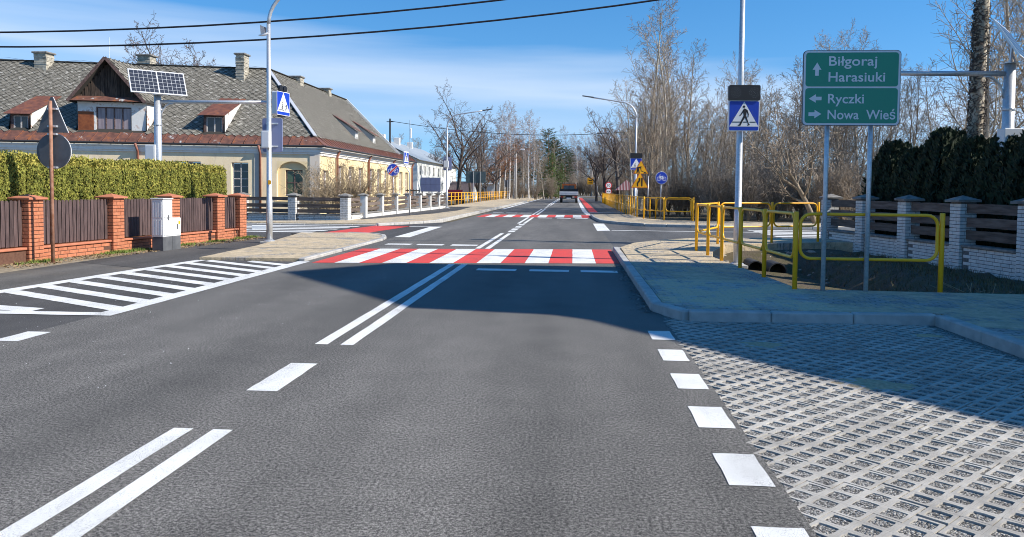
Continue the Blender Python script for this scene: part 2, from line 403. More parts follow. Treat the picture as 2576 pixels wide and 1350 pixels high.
mt_tyre = M('tyre', (.02,.02,.02), rough=.85); mt_orange = M('orange_cab', (.75,.16,.012), rough=.35); mt_silver = M('silver_panel', (.55,.56,.58), (.62,.63,.65), 3, .45, metal=.3)
mt_dark = M('dark_metal', (.025,.025,.028), rough=.6); mt_lampred = M('lamp_red', (.5,.02,.02), rough=.25)
mt_pipeb = M('culvert_pipe', (.03,.03,.032), (.05,.05,.052), 6, .7); mt_stone = M('rubble', (.22,.20,.17), (.42,.38,.32), 5, .95, .6, 30)
mt_bbrd = M('billboard_blue_grey', (.17,.20,.35), (.19,.225,.38), 2, .6)
mt_tile = M('brown_roof_tile', (.055,.04,.045), (.09,.07,.075), 6, .8)
def bark(name, a, b, sc=6, st=(1,1,.3)): return M(name, a, b, sc, .95, .6, sc*5, stretch=st)
mt_bark = bark('grey_brown_bark', (.15,.115,.08), (.34,.27,.195)); mt_twig = bark('brown_twigs', (.185,.145,.108), (.38,.31,.24), 3)
mt_barkd = bark('dark_bark', (.055,.044,.038), (.13,.105,.09)); mt_twigd = bark('dark_twigs', (.09,.066,.058), (.19,.15,.135), 3)
mt_barkp = bark('pale_poplar_bark', (.30,.25,.185), (.56,.49,.39)); mt_twigp = bark('pale_poplar_twigs', (.21,.16,.118), (.42,.34,.26), 3)
mt_birch = M('birch_bark', (.62,.60,.57), (.12,.11,.10), 5, .85, .3, 30, stretch=(1,1,3), contrast=(.52,.66)); mt_twigb = bark('purple_birch_twigs', (.24,.17,.145), (.42,.33,.28), 3)
mt_barkpine = bark('pine_bark', (.16,.075,.04), (.30,.16,.09)); mt_needle = M('pine_needles', (.016,.034,.014), (.05,.085,.03), 2, .85)
mt_needle2 = M('bright_pine_needles', (.035,.07,.015), (.10,.15,.035), 2, .85)
mt_rustleaf = M('rust_brown_leaves', (.20,.075,.03), (.34,.15,.06), 4, .9)
mt_thuja = M('thuja_sprays', (.085,.105,.016), (.29,.29,.045), 7, .85, detail=5, contrast=(.3,.7)); mt_thujatip = M('thuja_yellow_tips', (.26,.24,.04), (.44,.38,.08), 7, .85)
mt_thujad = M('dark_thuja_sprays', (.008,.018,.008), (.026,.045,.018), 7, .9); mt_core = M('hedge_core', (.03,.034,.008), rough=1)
mt_grass = M('winter_grass', (.07,.062,.028), (.19,.155,.075), 5, .95); mt_grassg = M('green_weeds', (.08,.15,.02), (.20,.26,.05), 5, .9); mt_leaf = M('dead_leaves', (.16,.10,.05), (.40,.29,.16), 8, .95)
mt_shrub = bark('tan_shrub_stems', (.23,.165,.10), (.42,.33,.22), 4)
# ================================================================== SETTING
def smooth01(t): t = max(0., min(1., t)); return t*t*(3-2*t)
def ditch_z(x, y):
    """height of the bare ground: level, with the ditch right of the near pavement"""
    base = -.07
    if x < 2.4 or x > 12 or y < 10.6 or y > 24: return base
    left = 3.45+.0*y
    d = 0
    if y < 11.75 or y > 22: k = 0
    else: k = smooth01((y-11.75)/1.1)*smooth01((21.6-y)/1.2)
    prof = smooth01((x-left)/1.3)*smooth01((7.3-x)/2.5)
    d = -1.05*prof*k
    up = -.08*smooth01((x-7.0)/1.4)
    return base+d+up
def axis(lo, hi, zones):
    xs = set(); x = lo
    while x <= hi:
        st = 30.
        for a, b, s in zones:
            if a <= x < b: st = min(st, s)
        xs.add(round(x, 3)); x += st
    xs.add(hi); return sorted(xs)
gx = axis(-420, 420, [(-60,60,6.), (2.0,9.6,.28)]); gy = axis(-60, 1000, [(-60,120,6.), (11.2,22.6,.28)])
mb = MB(); rng = random.Random(3); W_ = len(gx)
for y in gy:
    for x in gx:
        z = ditch_z(x, y)
        if z < -.12: z += rng.uniform(-.065,.065)
        mb.v.append((x, y, z))
for j in range(len(gy)-1):
    for i in range(W_-1):
        a = j*W_+i; mb.f.append((a, a+1, a+1+W_, a+W_)); mb.m.append(0)
ground = struct('ground', mb, mt_soil)

def ribbon(mb, pts, hw, z, mi=0):
    """flat band along a polyline; hw = (left, right) half widths"""
    P = [Vector(p) for p in pts]; L = []
    for i, p in enumerate(P):
        d = (P[min(i+1,len(P)-1)]-P[max(i-1,0)]).normalized(); n = Vector((d.y,-d.x))
        L.append((p-n*hw[0], p+n*hw[1]))
    for a, b in zip(L, L[1:]):
        mb.quad((a[0].x,a[0].y,z), (a[1].x,a[1].y,z), (b[1].x,b[1].y,z), (b[0].x,b[0].y,z), mi)
def bend(x0, Y0=150., rad=130., turn=R(62), n=22):
    """road line at offset x0 from the axis X = -2.3: straight, then turning to the right"""
    pts = [(x0, -20.), (x0, 20.), (x0, 60.), (x0, 110.), (x0, Y0)]
    cx = -2.3+rad; r = cx-x0
    for i in range(1, n+1):
        a = turn*i/n; pts.append((cx-r*math.cos(a), Y0+r*math.sin(a)))
    return pts
mb = MB(); ribbon(mb, bend(-2.3), (3.35, 3.42), 0.0)
road = struct('road', mb, mt_asphalt)
def flat(name, poly, z, mat, kind='structure'):
    mb = MB(); mb.add([(p[0],p[1],z) for p in poly], [tuple(range(len(poly)))]); return struct(name, mb, mat)
def slab(name, poly, z0, z1, mat):
    mb = MB(); mb.prism(poly, z0, z1); return struct(name, mb, mat)
flat('lay_by', [(-8.3,-20),(-5.65,-20),(-5.65,15.75),(-7.85,15.75),(-8.3,12)], .0, mt_path)
flat('footpath', [(-9.95,-20),(-8.3,-20),(-8.3,12),(-7.85,15.75),(-8.0,19.2),(-9.1,24.6),(-9.5,25.4),(-11.8,25.4),(-10.0,23.4),(-9.95,19)], .002, mt_oldasph)
flat('cycle_path', [(-9.9,14.8),(-8.05,13.9),(-7.87,15.75),(-8.02,19.2),(-9.12,24.6),(-9.5,25.3),(-10.9,25.3),(-9.97,22.8)], .006, mt_path)
flat('verge', [(-11.25,-20),(-9.95,-20),(-9.95,19),(-10.0,23.4),(-10.6,24.2),(-10.9,23.2)], .001, mt_verge)
sideL = flat('side_road', [(-70,24.6),(-9.4,25.32),(-7.5,25.6),(-6.4,25.2),(-5.9,24.2),(-5.65,22.6),(-5.65,36),(-6.55,34.2),(-8.0,31.4),(-14,31.2),(-70,31.2)], -.003, mt_path)
sideR = flat('side_road', [(1.12,19.9),(1.6,21.6),(2.4,23.0),(3.9,24.4),(8,24.9),(70,25.4),(70,33.6),(6,33.25),(3.2,33.8),(2.0,35.7),(1.35,37.6),(1.12,42.3)], -.003, mt_asphalt_far)

# --- pavements with kerbstones
KS = MB().cbox(-.075,.075,-.495,.495,-.2,0,.018).mesh('kerbstone', mt_conc)
def kerb(pts, parent, ztop, name='kerbstone', lo=None):
    P = [Vector(p) for p in pts]; seg = [(b-a).length for a, b in zip(P, P[1:])]; tot = sum(seg); n = max(1, round(tot))
    def at(t):
        for a, b, s in zip(P, P[1:], seg):
            if t <= s+1e-6: return a+(b-a)*(t/s), (b-a)/s
            t -= s
        return P[-1], (P[-1]-P[-2]).normalized()
    L = tot/n
    for i in range(n):
        p0, _ = at(i*L); p1, _ = at((i+1)*L); c = (p0+p1)/2; d = p1-p0
        o = obj(name, KS, parent, (c.x, c.y, ztop+random.uniform(-.004,.004)), math.atan2(d.y, d.x)-math.pi/2)
        o.scale = (1, d.length, 1)
# near right pavement
nearR = [(1.17,10.1),(1.22,9.8),(1.42,9.48),(4.22,9.64),(4.40,9.56),(4.42,7.6),(4.55,2),(4.6,-20),(14,-20),(14,11.9),(6.45,11.6),(3.7,11.72),(3.36,11.8),(3.2,15),(3.11,16.5),(1.17,16.4)]
pavR = slab('pavement', nearR, -.3, .115, mt_sandR)
slab('pavement', [(1.17,16.402),(3.11,16.502),(3.06,17.3),(3.3,18.6),(4.1,21.3),(7.3,22.9),(30,23.5),(30,25.2),(8,24.8),(3.9,24.3),(2.48,22.85),(1.7,21.5),(1.22,19.8)], -.3, .116, mt_sand)
PB = MB().cbox(-.0975,.0975,-.0475,.0475,-.02,0,.006).mesh('paving_block', mt_block)
nb_ = 0
for j in range(40):
    for i in range(12):
        x, y = 1.30+i*.2+(.1 if j % 2 else 0), 9.72+j*.1
        if x > 3.2 or nb_ >= 300 or (x < 1.5 and y < 9.9): continue
        nb_ += 1; o = obj('paving_block', PB, pavR, (x,y,.120+random.uniform(-.003,.003))); o.rotation_euler = (random.uniform(-.008,.008),random.uniform(-.008,.008),0)
kerb([(1.095,19.8),(1.095,10.05)], pavR, .12); kerb([(1.095,10.05),(1.14,9.72),(1.40,9.40)], pavR, .12); kerb([(1.40,9.40),(4.30,9.52)], pavR, .12)
kerb([(4.34,9.45),(4.35,7.6),(4.47,2),(4.5,-2)], pavR, .12)
kerb([(1.14,19.9),(1.62,21.6),(2.42,22.95),(3.9,24.37),(8,24.88),(20,25.2)], pavR, .06)
# far right pavement
farR = [(1.2,46.6),(1.22,42.4),(1.45,37.7),(2.1,35.9),(3.27,33.95),(6,33.4),(60,33.8),(60,37.4),(6.2,37.9),(4.6,38.6),(3.75,40.3),(3.55,44),(3.6,46.6)]
pavF = slab('pavement', farR, -.2, .115, mt_sand)
kerb([(1.12,46.6),(1.14,42.3),(1.37,37.65),(2.02,35.82),(3.24,33.86),(6,33.3),(14,33.4)], pavF, .12)
flat('cycle_path', [(1.12,46.6),(3.6,46.6),(3.75,150),(1.12,150)], .004, mt_path)
# left traffic island with sanded paving
isl = [(-5.72,15.9),(-5.72,22.6),(-5.95,24.1),(-6.45,25.05),(-7.5,25.42),(-9.0,25.1),(-8.05,19.2),(-7.86,15.78)]
pavI = slab('pavement', isl, -.2, .055, mt_sand)
kerb([(-5.67,15.85),(-5.67,22.6),(-5.9,24.15),(-6.42,25.12),(-7.5,25.5)], pavI, .065)
# left far pavement
farL = [(-70,31.3),(-14,31.3),(-8.05,31.5),(-6.68,34.2),(-6.4,36),(-6.25,60),(-5.85,150),(-11.5,150),(-10.6,60),(-10.5,36),(-10.5,34.0),(-14,32.5),(-70,32.5)]
pavL = slab('pavement', farL, -.2, .09, mt_sand)
kerb([(-8.05,31.42),(-6.62,34.2),(-6.33,36),(-6.17,60),(-5.95,100)], pavL, .10)
kerb([(-24,31.22),(-14,31.22),(-8.05,31.42)], pavL, .05)
flat('cycle_path', [(-9.75,35.2),(-8.15,45),(-7.75,52),(-8.2,62),(-10.3,62),(-10.2,36.5)], .096, mt_path)

# --- markings, each one a part of the road it is painted on
def mark(poly, mat=None, name='line_marking', parent=None, z=.004):
    pts = []
    for (a, b) in zip(poly, list(poly[1:])+[poly[0]]):     # edges of sprayed paint are never quite straight
        L = math.hypot(b[0]-a[0], b[1]-a[1]); n = max(1, min(24, int(L/.12))) if a[1] < 30 else 1
        nx, ny = -(b[1]-a[1])/max(L,1e-6), (b[0]-a[0])/max(L,1e-6)
        for i in range(n):
            j = random.uniform(-.0045,.0045) if i else 0; pts.append((a[0]+(b[0]-a[0])*i/n+nx*j, a[1]+(b[1]-a[1])*i/n+ny*j, z))
    mb = MB(); mb.add(pts, [tuple(range(len(pts)))])
    return obj(name, mb.mesh(name, mat or mt_white), parent or road)
def rect(x0, x1, y0, y1, **k): return mark([(x0,y0),(x1,y0),(x1,y1),(x0,y1)], **k)
edges = [1.0,.5,0,-.5,-1.0,-1.5,-2.0,-2.48,-2.97,-3.44,-3.93,-4.40,-4.90,-5.35]
for i, (a, b) in enumerate(zip(edges, edges[1:])):
    for y0, y1 in ((16.05,19.9), (43.3,47.5)):
        yk = lambda x: .15*(x+2)        # the crossing lies a touch skew
        mark([(b,y0+yk(b)),(a,y0+yk(a)),(a,y1+yk(a)),(b,y1+yk(b))], mt_red if i % 2 == 0 else mt_white, 'crossing_stripe')
for x0, x1 in ((-1.83,-1.07),(-.82,-.06),(.16,.86)):
    rect(x0, x1, 14.62, 14.98, name='yield_dash'); rect(x0-.05, x1-.05, 42.0, 42.7, name='yield_dash')
for x0, x1 in ((-5.15,-4.45),(-4.28,-3.55),(-3.33,-2.6)):
    rect(x0, x1, 20.9, 21.35, name='yield_dash'); rect(x0-.1, x1-.1, 50.5, 51.2, name='yield_dash')
def dbl(y0, y1, dx=0):
    rect(-2.53+dx, -2.40+dx, y0, y1, name='centre_line'); rect(-2.27+dx, -2.14+dx, y0, y1, name='centre_line')
dbl(-8, 4.72); rect(-2.46, -2.22, 5.66, 6.60, name='centre_dash'); dbl(7.43, 15.75); dbl(20.0, 27.1); dbl(35.1, 43.0); dbl(47.7, 62)
for y in (27.95, 29.5, 31.4, 33.4): rect(-2.36, -2.12, y, y+1.05, name='centre_dash')
for y in (64, 67, 70, 73): rect(-2.40, -2.22, y, y+1.3, name='centre_dash')
dbl(76, 140)
for i in range(8): rect(.84, 1.08, 1.1+i, 1.6+i, name='edge_dash')
for i in range(-3, 12):
    if i < 8: rect(-5.72, -5.46, .2+i, .7+i, name='edge_dash')
mb = MB(); ribbon(mb, [p for p in bend(-5.45) if p[1] > 53], (.12,.12), .004); obj('edge_line', mb.mesh('edge_line', mt_white), road)
mb = MB(); ribbon(mb, [(1.0,47.8),(.85,56),(.82,66)]+[p for p in bend(.82) if p[1] > 70], (.16,.16), .004); obj('edge_line', mb.mesh('edge_line', mt_white), road)
for i in range(24): rect(1.15, 1.72, 54+i*4.0, 57.9+i*4.0, mat=mt_red, name='cycle_lane_panel', z=.009)
rect(1.12, 3.5, 52.8, 53.6, name='stop_line', z=.009); rect(1.3, 3.5, 47.2, 49.6, name='crossing_bar', z=.009)
# hatched lay-by
hl = lambda y: -8.22+(y-10.5)*.085; hr = -5.60
mark([(-5.72,8.75),(-5.46,8.75),(-5.46,15.75),(-5.72,15.75)], name='hatch_border', z=.0055)
mark([(hl(10.2)-.14,10.2),(hl(10.2)+.12,10.2),(hl(15.7)+.12,15.7),(hl(15.7)-.14,15.7)], name='hatch_border', z=.0055)
mark([(-8.6,8.66),(-5.46,8.75),(-5.46,8.97),(-8.6,8.88)], name='hatch_border', z=.007)
mark([(-8.6,8.7),(hl(10.2)-.14,10.2),(hl(10.2)+.12,10.2),(-8.3,8.7)], name='hatch_border', z=.0085)
for i in range(11):
    y = 9.05+i*.635-.55
    a = (hl(y+1.45)+.1, y+1.45); b = (-5.7, y)
    if i == 0: a, b = (-8.2, 10.0-.62), (-6.6, 8.9)
    if a[1] > 15.6:
        t = (15.6-b[1])/(a[1]-b[1]); a = (b[0]+(a[0]-b[0])*t, 15.6)
    mark([(a[0],a[1]-.13),(b[0],b[1]-.0),(b[0],b[1]+.29),(a[0],a[1]+.15)], name='hatch_stripe')
# left side road: zebra bars, red cycle crossing, corner arrow head
for i in range(5): rect(-14.5+i*.12, -8.95+i*.1, 26.0+i*1.05, 26.5+i*1.05, parent=sideL, name='zebra_bar')
mark([(-8.6,25.7),(-7.1,25.75),(-6.6,31.35),(-8.1,31.35)], mt_red, 'cycle_crossing', sideL)
rect(-6.6, -5.75, 30.9, 31.2, parent=sideL); rect(-8.0, -6.6, 31.0, 31.2, parent=sideL)
mark([(-5.65,24.2),(-5.15,24.2),(-5.3,31.2),(-5.75,31.2)], name='yield_band')
mark([(.93,29.6),(1.43,29.9),(1.43,36.1),(.93,36.0)], name='yield_band')
rect(1.5, 40, 30.0, 30.25, parent=sideR)
for i in range(6): rect(7.0, 9.6, 26.2+i*1.05, 26.7+i*1.05, parent=sideR, name='zebra_bar')

# --- parking bay of open concrete grid slabs on gravel
bay = flat('parking_bay', [(1.12,-6),(4.5,-6),(4.47,2),(4.34,9.5),(1.3,9.45),(1.12,9.9)], -.008, mt_gravel)
def grid_slab(rows=4, cols=3, px=.2, py=.2, hole=.73, dep=.05):
    mb = MB(); top = 0.
    for r in range(rows):
        for c in range(cols):
            cx = (c+.5)*px+(px/2 if r % 2 else 0)-cols*px/2-px/4; cy = (r-.5*(rows-1))*py/2
            ax, ay = px/2*.99, py/2*.99
            o = [(ax,0),(ax*.38,ay*.62),(0,ay),(-ax*.38,ay*.62),(-ax,0),(-ax*.38,-ay*.62),(0,-ay),(ax*.38,-ay*.62)]
            hw, hh = ax*hole*.98, ay*hole*.92      # hole with flattened top and bottom
            h = [(hw,0),(hw*.46,hh*.64),(0,hh),(-hw*.46,hh*.64),(-hw,0),(-hw*.46,-hh*.64),(0,-hh),(hw*.46,-hh*.64)]
            V = [(cx+a, cy+b, top) for a, b in o]+[(cx+a, cy+b, top) for a, b in h]+[(cx+a*.95, cy+b*.93, top-dep) for a, b in h]+[(cx+a, cy+b, top-dep) for a, b in o]
            F = []
            for i in range(8):
                j = (i+1) % 8; F += [(i,j,8+j,8+i), (8+i,8+j,16+j,16+i), (j,i,24+i,24+j)]
            mb.add(V, F)
    return mb.mesh('grid_slab', mt_paver)
GS = grid_slab()
for iy in range(20):
    for ix in range(6):
        x = 1.42+ix*.604; y = 1.55+iy*.404
        if x > 4.2: continue
        if y > 9.3: continue
        o = obj('grid_slab', GS, bay, (x+random.uniform(-.004,.004), y+random.uniform(-.004,.004), random.uniform(-.004,.004)), random.uniform(-.006,.006)); o.scale = (.976,.985,1)
def blob(cx, cy, z, r, sx, sy, name, mat, parent, seed, h=.02):
    rg = random.Random(seed); mb = MB(); n = 26; vs = [(cx,cy,z+h)]; 
    for ring in (.5, 1.0):
        for j in range(n):
            a = 2*math.pi*j/n; q = r*ring*(1+rg.uniform(-.28,.28)*ring); vs.append((cx+q*sx*math.cos(a), cy+q*sy*math.sin(a), z+(h*.7 if ring < 1 else -.004)))
    fs = [(0,1+j,1+(j+1)%n) for j in range(n)]+[(1+j,1+n+j,1+n+(j+1)%n,1+(j+1)%n) for j in range(n)]
    mb.add(vs, fs); return obj(name, mb.mesh(name, mat), parent)
mt_looses = M('loose_sand', (.36,.27,.16), (.52,.41,.26), 30, .95, .5, 90)
blob(1.95, 8.0, -.012, .34, 1.0, .7, 'sand_patch', mt_looses, bay, 1); blob(2.45, 6.45, -.012, .36, 1.15, .7, 'sand_patch', mt_looses, bay, 2); blob(3.9, 8.75, -.012, .22, 1, .6, 'sand_patch', mt_looses, bay, 4)
# ================================================================== FENCES
def brick_mesh(l, w, h, mat, b=.005): return MB().cbox(-l/2,l/2,-w/2,w/2,-h/2,h/2,b).mesh('brick', mat)
BR = brick_mesh(.25,.12,.066,mt_brick); BRH = brick_mesh(.12,.12,.066,mt_brick)
WBR = brick_mesh(.25,.12,.066,mt_wbrick); WBRH = brick_mesh(.12,.12,.066,mt_wbrick)
def pinwheel(parent, y0, z0, n, BRm, half=.19, skip=()):
    """courses of four bricks round a square core"""
    q = half-.06; e = half-.125
    for c in range(n):
        z = z0+.039+c*.078; s = 1 if c % 2 else -1
        for k, (x, y, rot) in enumerate(((-s*(half-.125), -q, 0), (q, -s*(half-.125), 1), (s*(half-.125), q, 0), (-q, s*(half-.125), 1))):
            if k in skip: continue
            obj('brick', BRm, parent, (x+random.uniform(-.0015,.0015), y0+y, z), math.pi/2 if rot else 0)
def pyramid_cap(w, z, t, h, y0=0, ov=0.):
    mb = MB(); a = w/2
    V = [(-a,-a,z),(a,-a,z),(a,a,z),(-a,a,z),(-a,-a,z+t),(a,-a,z+t),(a,a,z+t),(-a,a,z+t),(0,0,z+t+h)]
    mb.add([(p[0],p[1]+y0,p[2]) for p in V], [(3,2,1,0),(0,1,5,4),(1,2,6,5),(2,3,7,6),(3,0,4,7),(4,5,8),(5,6,8),(6,7,8),(7,4,8)]); return mb
# --- red brick fence with brown pickets, left
FA, FB = Vector((-11.02,14.45)), Vector((-10.16,23.0)); fd = (FB-FA).normalized(); frz = math.atan2(fd.y, fd.x)-math.pi/2
def fence_y(px, py): g = G(px, py); return (Vector((g.x,g.y))-FA).dot(fd)
rf = thing('brick_fence', 'red brick fence with vertical brown pickets below the clipped hedge', 'fence', (FA.x,FA.y,0), frz)
pill = [-2.1, .40, 2.86, 5.05, 7.22, 8.45]
PK = MB(); w = .043
PK.prism([(-w,0),(w,0),(w,.86),(w*.8,.895),(w*.4,.912),(-w*.4,.912),(-w*.8,.895),(-w,.86)], -.011, .011, 'x'); PKm = PK.mesh('picket', [mt_board])
SCm = MB().lathe([(.006,0),(.006,.006)], n=6).mesh('screw', mt_nail)
for i, y in enumerate(pill):
    core = obj('pillar', MB().box(-.178,.178,y-.178,y+.178,-.1,1.255).mesh('pillar', mt_mortar), rf)
    if i > 0: pinwheel(core, y, 0.0, 16, BR, skip=(3,) if i != 1 else ())
    obj('pillar_cap', pyramid_cap(.50, 1.256, .035, .075, y).mesh('pillar_cap', mt_cap), rf)
for a, b in zip(pill, pill[1:]):
    y0, y1 = a+.20, b-.20
    wl = obj('plinth', MB().box(-.118,.118,y0,y1,-.1,.245).mesh('plinth', mt_mortar), rf)
    obj('plinth_coping', MB().cbox(-.16,.16,y0+.003,y1-.003,.248,.300,.012).mesh('plinth_coping', mt_cap), rf)
    if a > -1:
        for c in range(3):
            x = y0+(.125 if c % 2 else .06)
            while x+.125 < y1+.02:
                obj('brick', BR, wl, (.065, x, .04+c*.078), math.pi/2); x += .262
    n = int((y1-y0)/.104); st = (y1-y0)/n
    for k in range(n):
        o = obj('picket', PKm, rf, (.035+random.uniform(-.003,.003), y0+(k+.5)*st, .325+random.uniform(-.006,.006))); o.rotation_euler = (random.uniform(-.006,.006),0,0)
    for z in (.5, 1.05): obj('rail', MB().box(-.025,.02,y0,y1,z-.03,z+.03).mesh('rail', mt_board), rf)

# --- white brick fences with weathered boards
def board_mesh(L, h, name='board', mat=None):
    mb = MB(); n = 5; rg = random.Random(int(L*1000)+int(h*977))
    for s in (0,):
        P = []
        for k in range(n+1):
            y = L*k/n-L/2; P.append((y, rg.uniform(-.008,.008), rg.uniform(-.008,.008)))
        for k in range(n):
            (a, u0, l0), (b, u1, l1) = P[k], P[k+1]
            mb.hexa([(-.018,a,-h/2+l0),(.018,a,-h/2+l0),(.018,b,-h/2+l1),(-.018,b,-h/2+l1),(-.018,a,h/2+u0),(.018,a,h/2+u0),(.018,b,h/2+u1),(-.018,b,h/2+u1)])
    return mb.mesh(name, mat or mt_dboard)
def white_fence(label, P, Q, n, skipb, pillar_h, courses, plinth_h, boards, bricks_on, zb=0., face=1, wall_bricks=True, bh=.17, weave=0):
    """white brick pillars between P and Q, n bays"""
    P, Q = Vector(P), Vector(Q); d = (Q-P).normalized(); L = (Q-P).length/n; rz = math.atan2(d.y, d.x)-math.pi/2
    t = thing('white_fence', label, 'fence', (P.x,P.y,zb), rz)
    pm = MB().box(-.182,.182,-.182,.182,-.4,pillar_h).mesh('pillar', mt_wmortar); pw = MB().cbox(-.15,.15,-.15,.15,-.4,pillar_h,.01).mesh('pillar', mt_wbrick)
    cp = pyramid_cap(.52 if bricks_on else .46, pillar_h+.002, .05, .10, 0).mesh('pillar_cap', mt_wcap)
    bms = [board_mesh(L-.40, bh+.0*k) for k in range(2)]
    for i in range(n+1):
        y = i*L
        if i in skipb: continue
        on = i in bricks_on
        o = obj('pillar', pm if on else pw, t, (0,y,0))
        if on: pinwheel(o, 0, -.156+.0, courses+2, WBR, skip=())
        c = obj('pillar_cap', cp, t, (0,y,0)); c.rotation_euler = (random.uniform(-.03,.03),random.uniform(-.03,.03),random.uniform(-.05,.05))
    for i in range(n):
        y0, y1 = i*L+.2, (i+1)*L-.2
        on = wall_bricks and (i in bricks_on)
        wl = obj('plinth', MB().box(-.118,.118,y0,y1,-.4,plinth_h).mesh('plinth', mt_wmortar if on else mt_wbrick), t)
        obj('plinth_coping', MB().cbox(-.17,.17,y0+.003,y1-.003,plinth_h+.002,plinth_h+.06,.012).mesh('plinth_coping', mt_wcap), t)
        if on:
            nc = int((plinth_h+.3)/.078)
            for c in range(nc):
                x = y0+(.125 if c % 2 else .06)
                while x+.125 < y1+.02:
                    obj('brick', WBR, wl, (face*.065, x, plinth_h-.04-c*.078), math.pi/2); x += .262
        for k, z in enumerate(boards):
            b = obj('board', bms[k % 2], t, (face*(.03 if (k+i) % 2 or not weave else -.03)+random.uniform(-.004,.004), (y0+y1)/2, z)); b.rotation_euler = (random.uniform(-.008,.008),random.uniform(-.03,.03),0)
    return t
white_fence('white brick fence with dark boards along the side road before the old building', (-10.25,34.35), (-17.8,35.2), 3, (), 1.16, 14, .30, (1.02,.72,.48), (0,1,2), face=-1)
white_fence('white brick fence with woven boards along the road under the yellow wall', (-10.25,37.4), (-9.65,58.4), 7, (), 1.16, 14, .30, (1.0,.76,.52), (), face=1, wall_bricks=False, weave=1, zb=.0)
tb = white_fence('short white brick fence bay with woven boards next to the corner pillar', (-10.26,34.75), (-10.25,37.05), 1, (0,1), 1.16, 14, .30, (1.0,.76,.52), (0,), face=1, weave=1)
fr = white_fence('shaded white brick fence with brown boards beside the ditch', (9.55,11.6), (7.93,24.7), 6, (), 1.36, 17, .36, (1.22,.92,.64), (2,3,4,5,6), zb=0.0, face=-1, bh=.21)

# ================================================================== HEDGES
def thuja_mesh(L, Wd, H, dens, mats, seed, top=.10, size=.085, cone=0.):
    rg = random.Random(seed); mb = MB()
    def spray(p, n):
        n = n.normalized(); up = Vector((rg.uniform(-.9,.9), rg.uniform(-.9,.9), 1)); d = (n*rg.uniform(.0,.8)+up*.8).normalized()
        s = d.cross(n)
        if s.length < .1: s = d.orthogonal()
        s = (s.normalized()+n*rg.uniform(-.5,.5)).normalized()
        l = size*rg.uniform(.7,1.5); w = l*rg.uniform(.28,.45)
        a = p-d*l*.3; b = p+d*l*.9
        mi = 1 if (p.z > H-.14 and rg.random() < .6) or rg.random() < .10 else 0
        m_ = p+d*l*.25
        mb.add([a, m_+s*w, b, m_-s*w], [(0,1,2,3)], mi)
    def bulge(u): return .06*math.sin(u*7+seed)+.04*math.sin(u*17+seed*2)
    A = 2*(L+Wd)*H
    for _ in range(int(A*dens)):
        q = rg.random()*(2*L+2*Wd); z = rg.random()**.9*H
        tz = z/H; inset = .10*max(0,(tz-.85)/.15)**2
        if q < L: p = Vector((Wd/2-inset+.35*bulge(q), q-L/2, z)); n = Vector((1,0,.15))
        elif q < 2*L: p = Vector((-Wd/2+inset-bulge(q), q-1.5*L, z)); n = Vector((-1,0,.15))
        elif q < 2*L+Wd: p = Vector((q-2*L-Wd/2, -L/2+inset, z)); n = Vector((0,-1,.15))
        else: p = Vector((q-2*L-1.5*Wd, L/2-inset, z)); n = Vector((0,1,.15))
        c = abs(p.y)/(L/2)
        if c > .86: p.x *= 1-.16*((c-.86)/.14)**2
        if cone: kk = 1-cone*max(0,(tz-.45)/.55)**1.6; p.x *= kk; p.y *= kk
        p += n*rg.uniform(-.07,.03); spray(p, n)
    for _ in range(int(L*Wd*dens*1.1*(1-cone)**2)):
        p = Vector((rg.uniform(-.5,.5)*Wd*.95*(1-cone), rg.uniform(-.5,.5)*L*.97*(1-cone), H+rg.uniform(-.08,.03)+top*rg.random()**3)); spray(p, Vector((0,0,1)))
    return mb.mesh('foliage', mats)
def core_mesh(L, Wd, H): return MB().cbox(-Wd/2+.09,Wd/2-.09,-L/2+.07,L/2-.07,.12,H-.07,.15).mesh('branch_core', mt_core)
def stem_mesh(): return MB().tube([(0,0,-.05),(0,.02,.25)], [.05,.045], 7).mesh('stem', mt_bark)
def hedge_row(name, label, group, pts, L, Wd, H, dens, mats, seeds, hv=.06, size=.085, labels=None, cone=0.):
    P, Q = Vector(pts[0]), Vector(pts[1]); d = (Q-P); n = max(1, round(d.length/L)); d2 = d/n; rz = math.atan2(d.y, d.x)-math.pi/2
    ms = [thuja_mesh(d2.length*(1.12 if cone else 1), Wd, H, dens, mats, s, size=size, cone=cone) for s in seeds]; cm = core_mesh(d2.length, Wd, H*(.68 if cone else 1)); sm = stem_mesh()
    for i in range(n):
        c = P+d2*(i+.5); t = thing(name, label, 'hedge', (c.x,c.y,-.05), rz, group)
        for me, nm in ((ms[i % len(ms)], 'foliage'), (cm, 'branch_core'), (sm, 'stem')):
            o = obj(nm, me, t)
            if nm != 'stem': o.scale = (1,1,1+hv*math.sin(i*2.3))
        if labels and labels[i]: t['label'] = labels[i]
HLAB = [None, None, None, 'clipped thuja behind the rusty post with the two sign backs', 'clipped thuja between the rusty sign post and the solar mast', 'clipped thuja right behind the grey utility cabinet', 'clipped thuja in front of the battery box of the solar mast', 'end clipped thuja next to the old building window']
RLAB = [None]*12; RLAB[11] = 'end dark thuja at the leaning tree'; RLAB[10] = 'dark thuja second from the leaning tree, behind the shaded fence'; RLAB[5] = 'dark thuja just in front of the ivy wrapped trunk'; RLAB[3] = 'tall dark thuja hiding the foot of the right solar mast'
hedge_row('thuja_hedge', 'sunlit yellow green clipped thuja in the hedge behind the red brick fence', 'clipped thujas behind the red fence', ((-12.35,7.2),(-11.16,23.3)), 2.05, 1.0, 2.14, 2900, [mt_thuja, mt_thujatip], (1,2,3), hv=.015, size=.041, labels=HLAB)
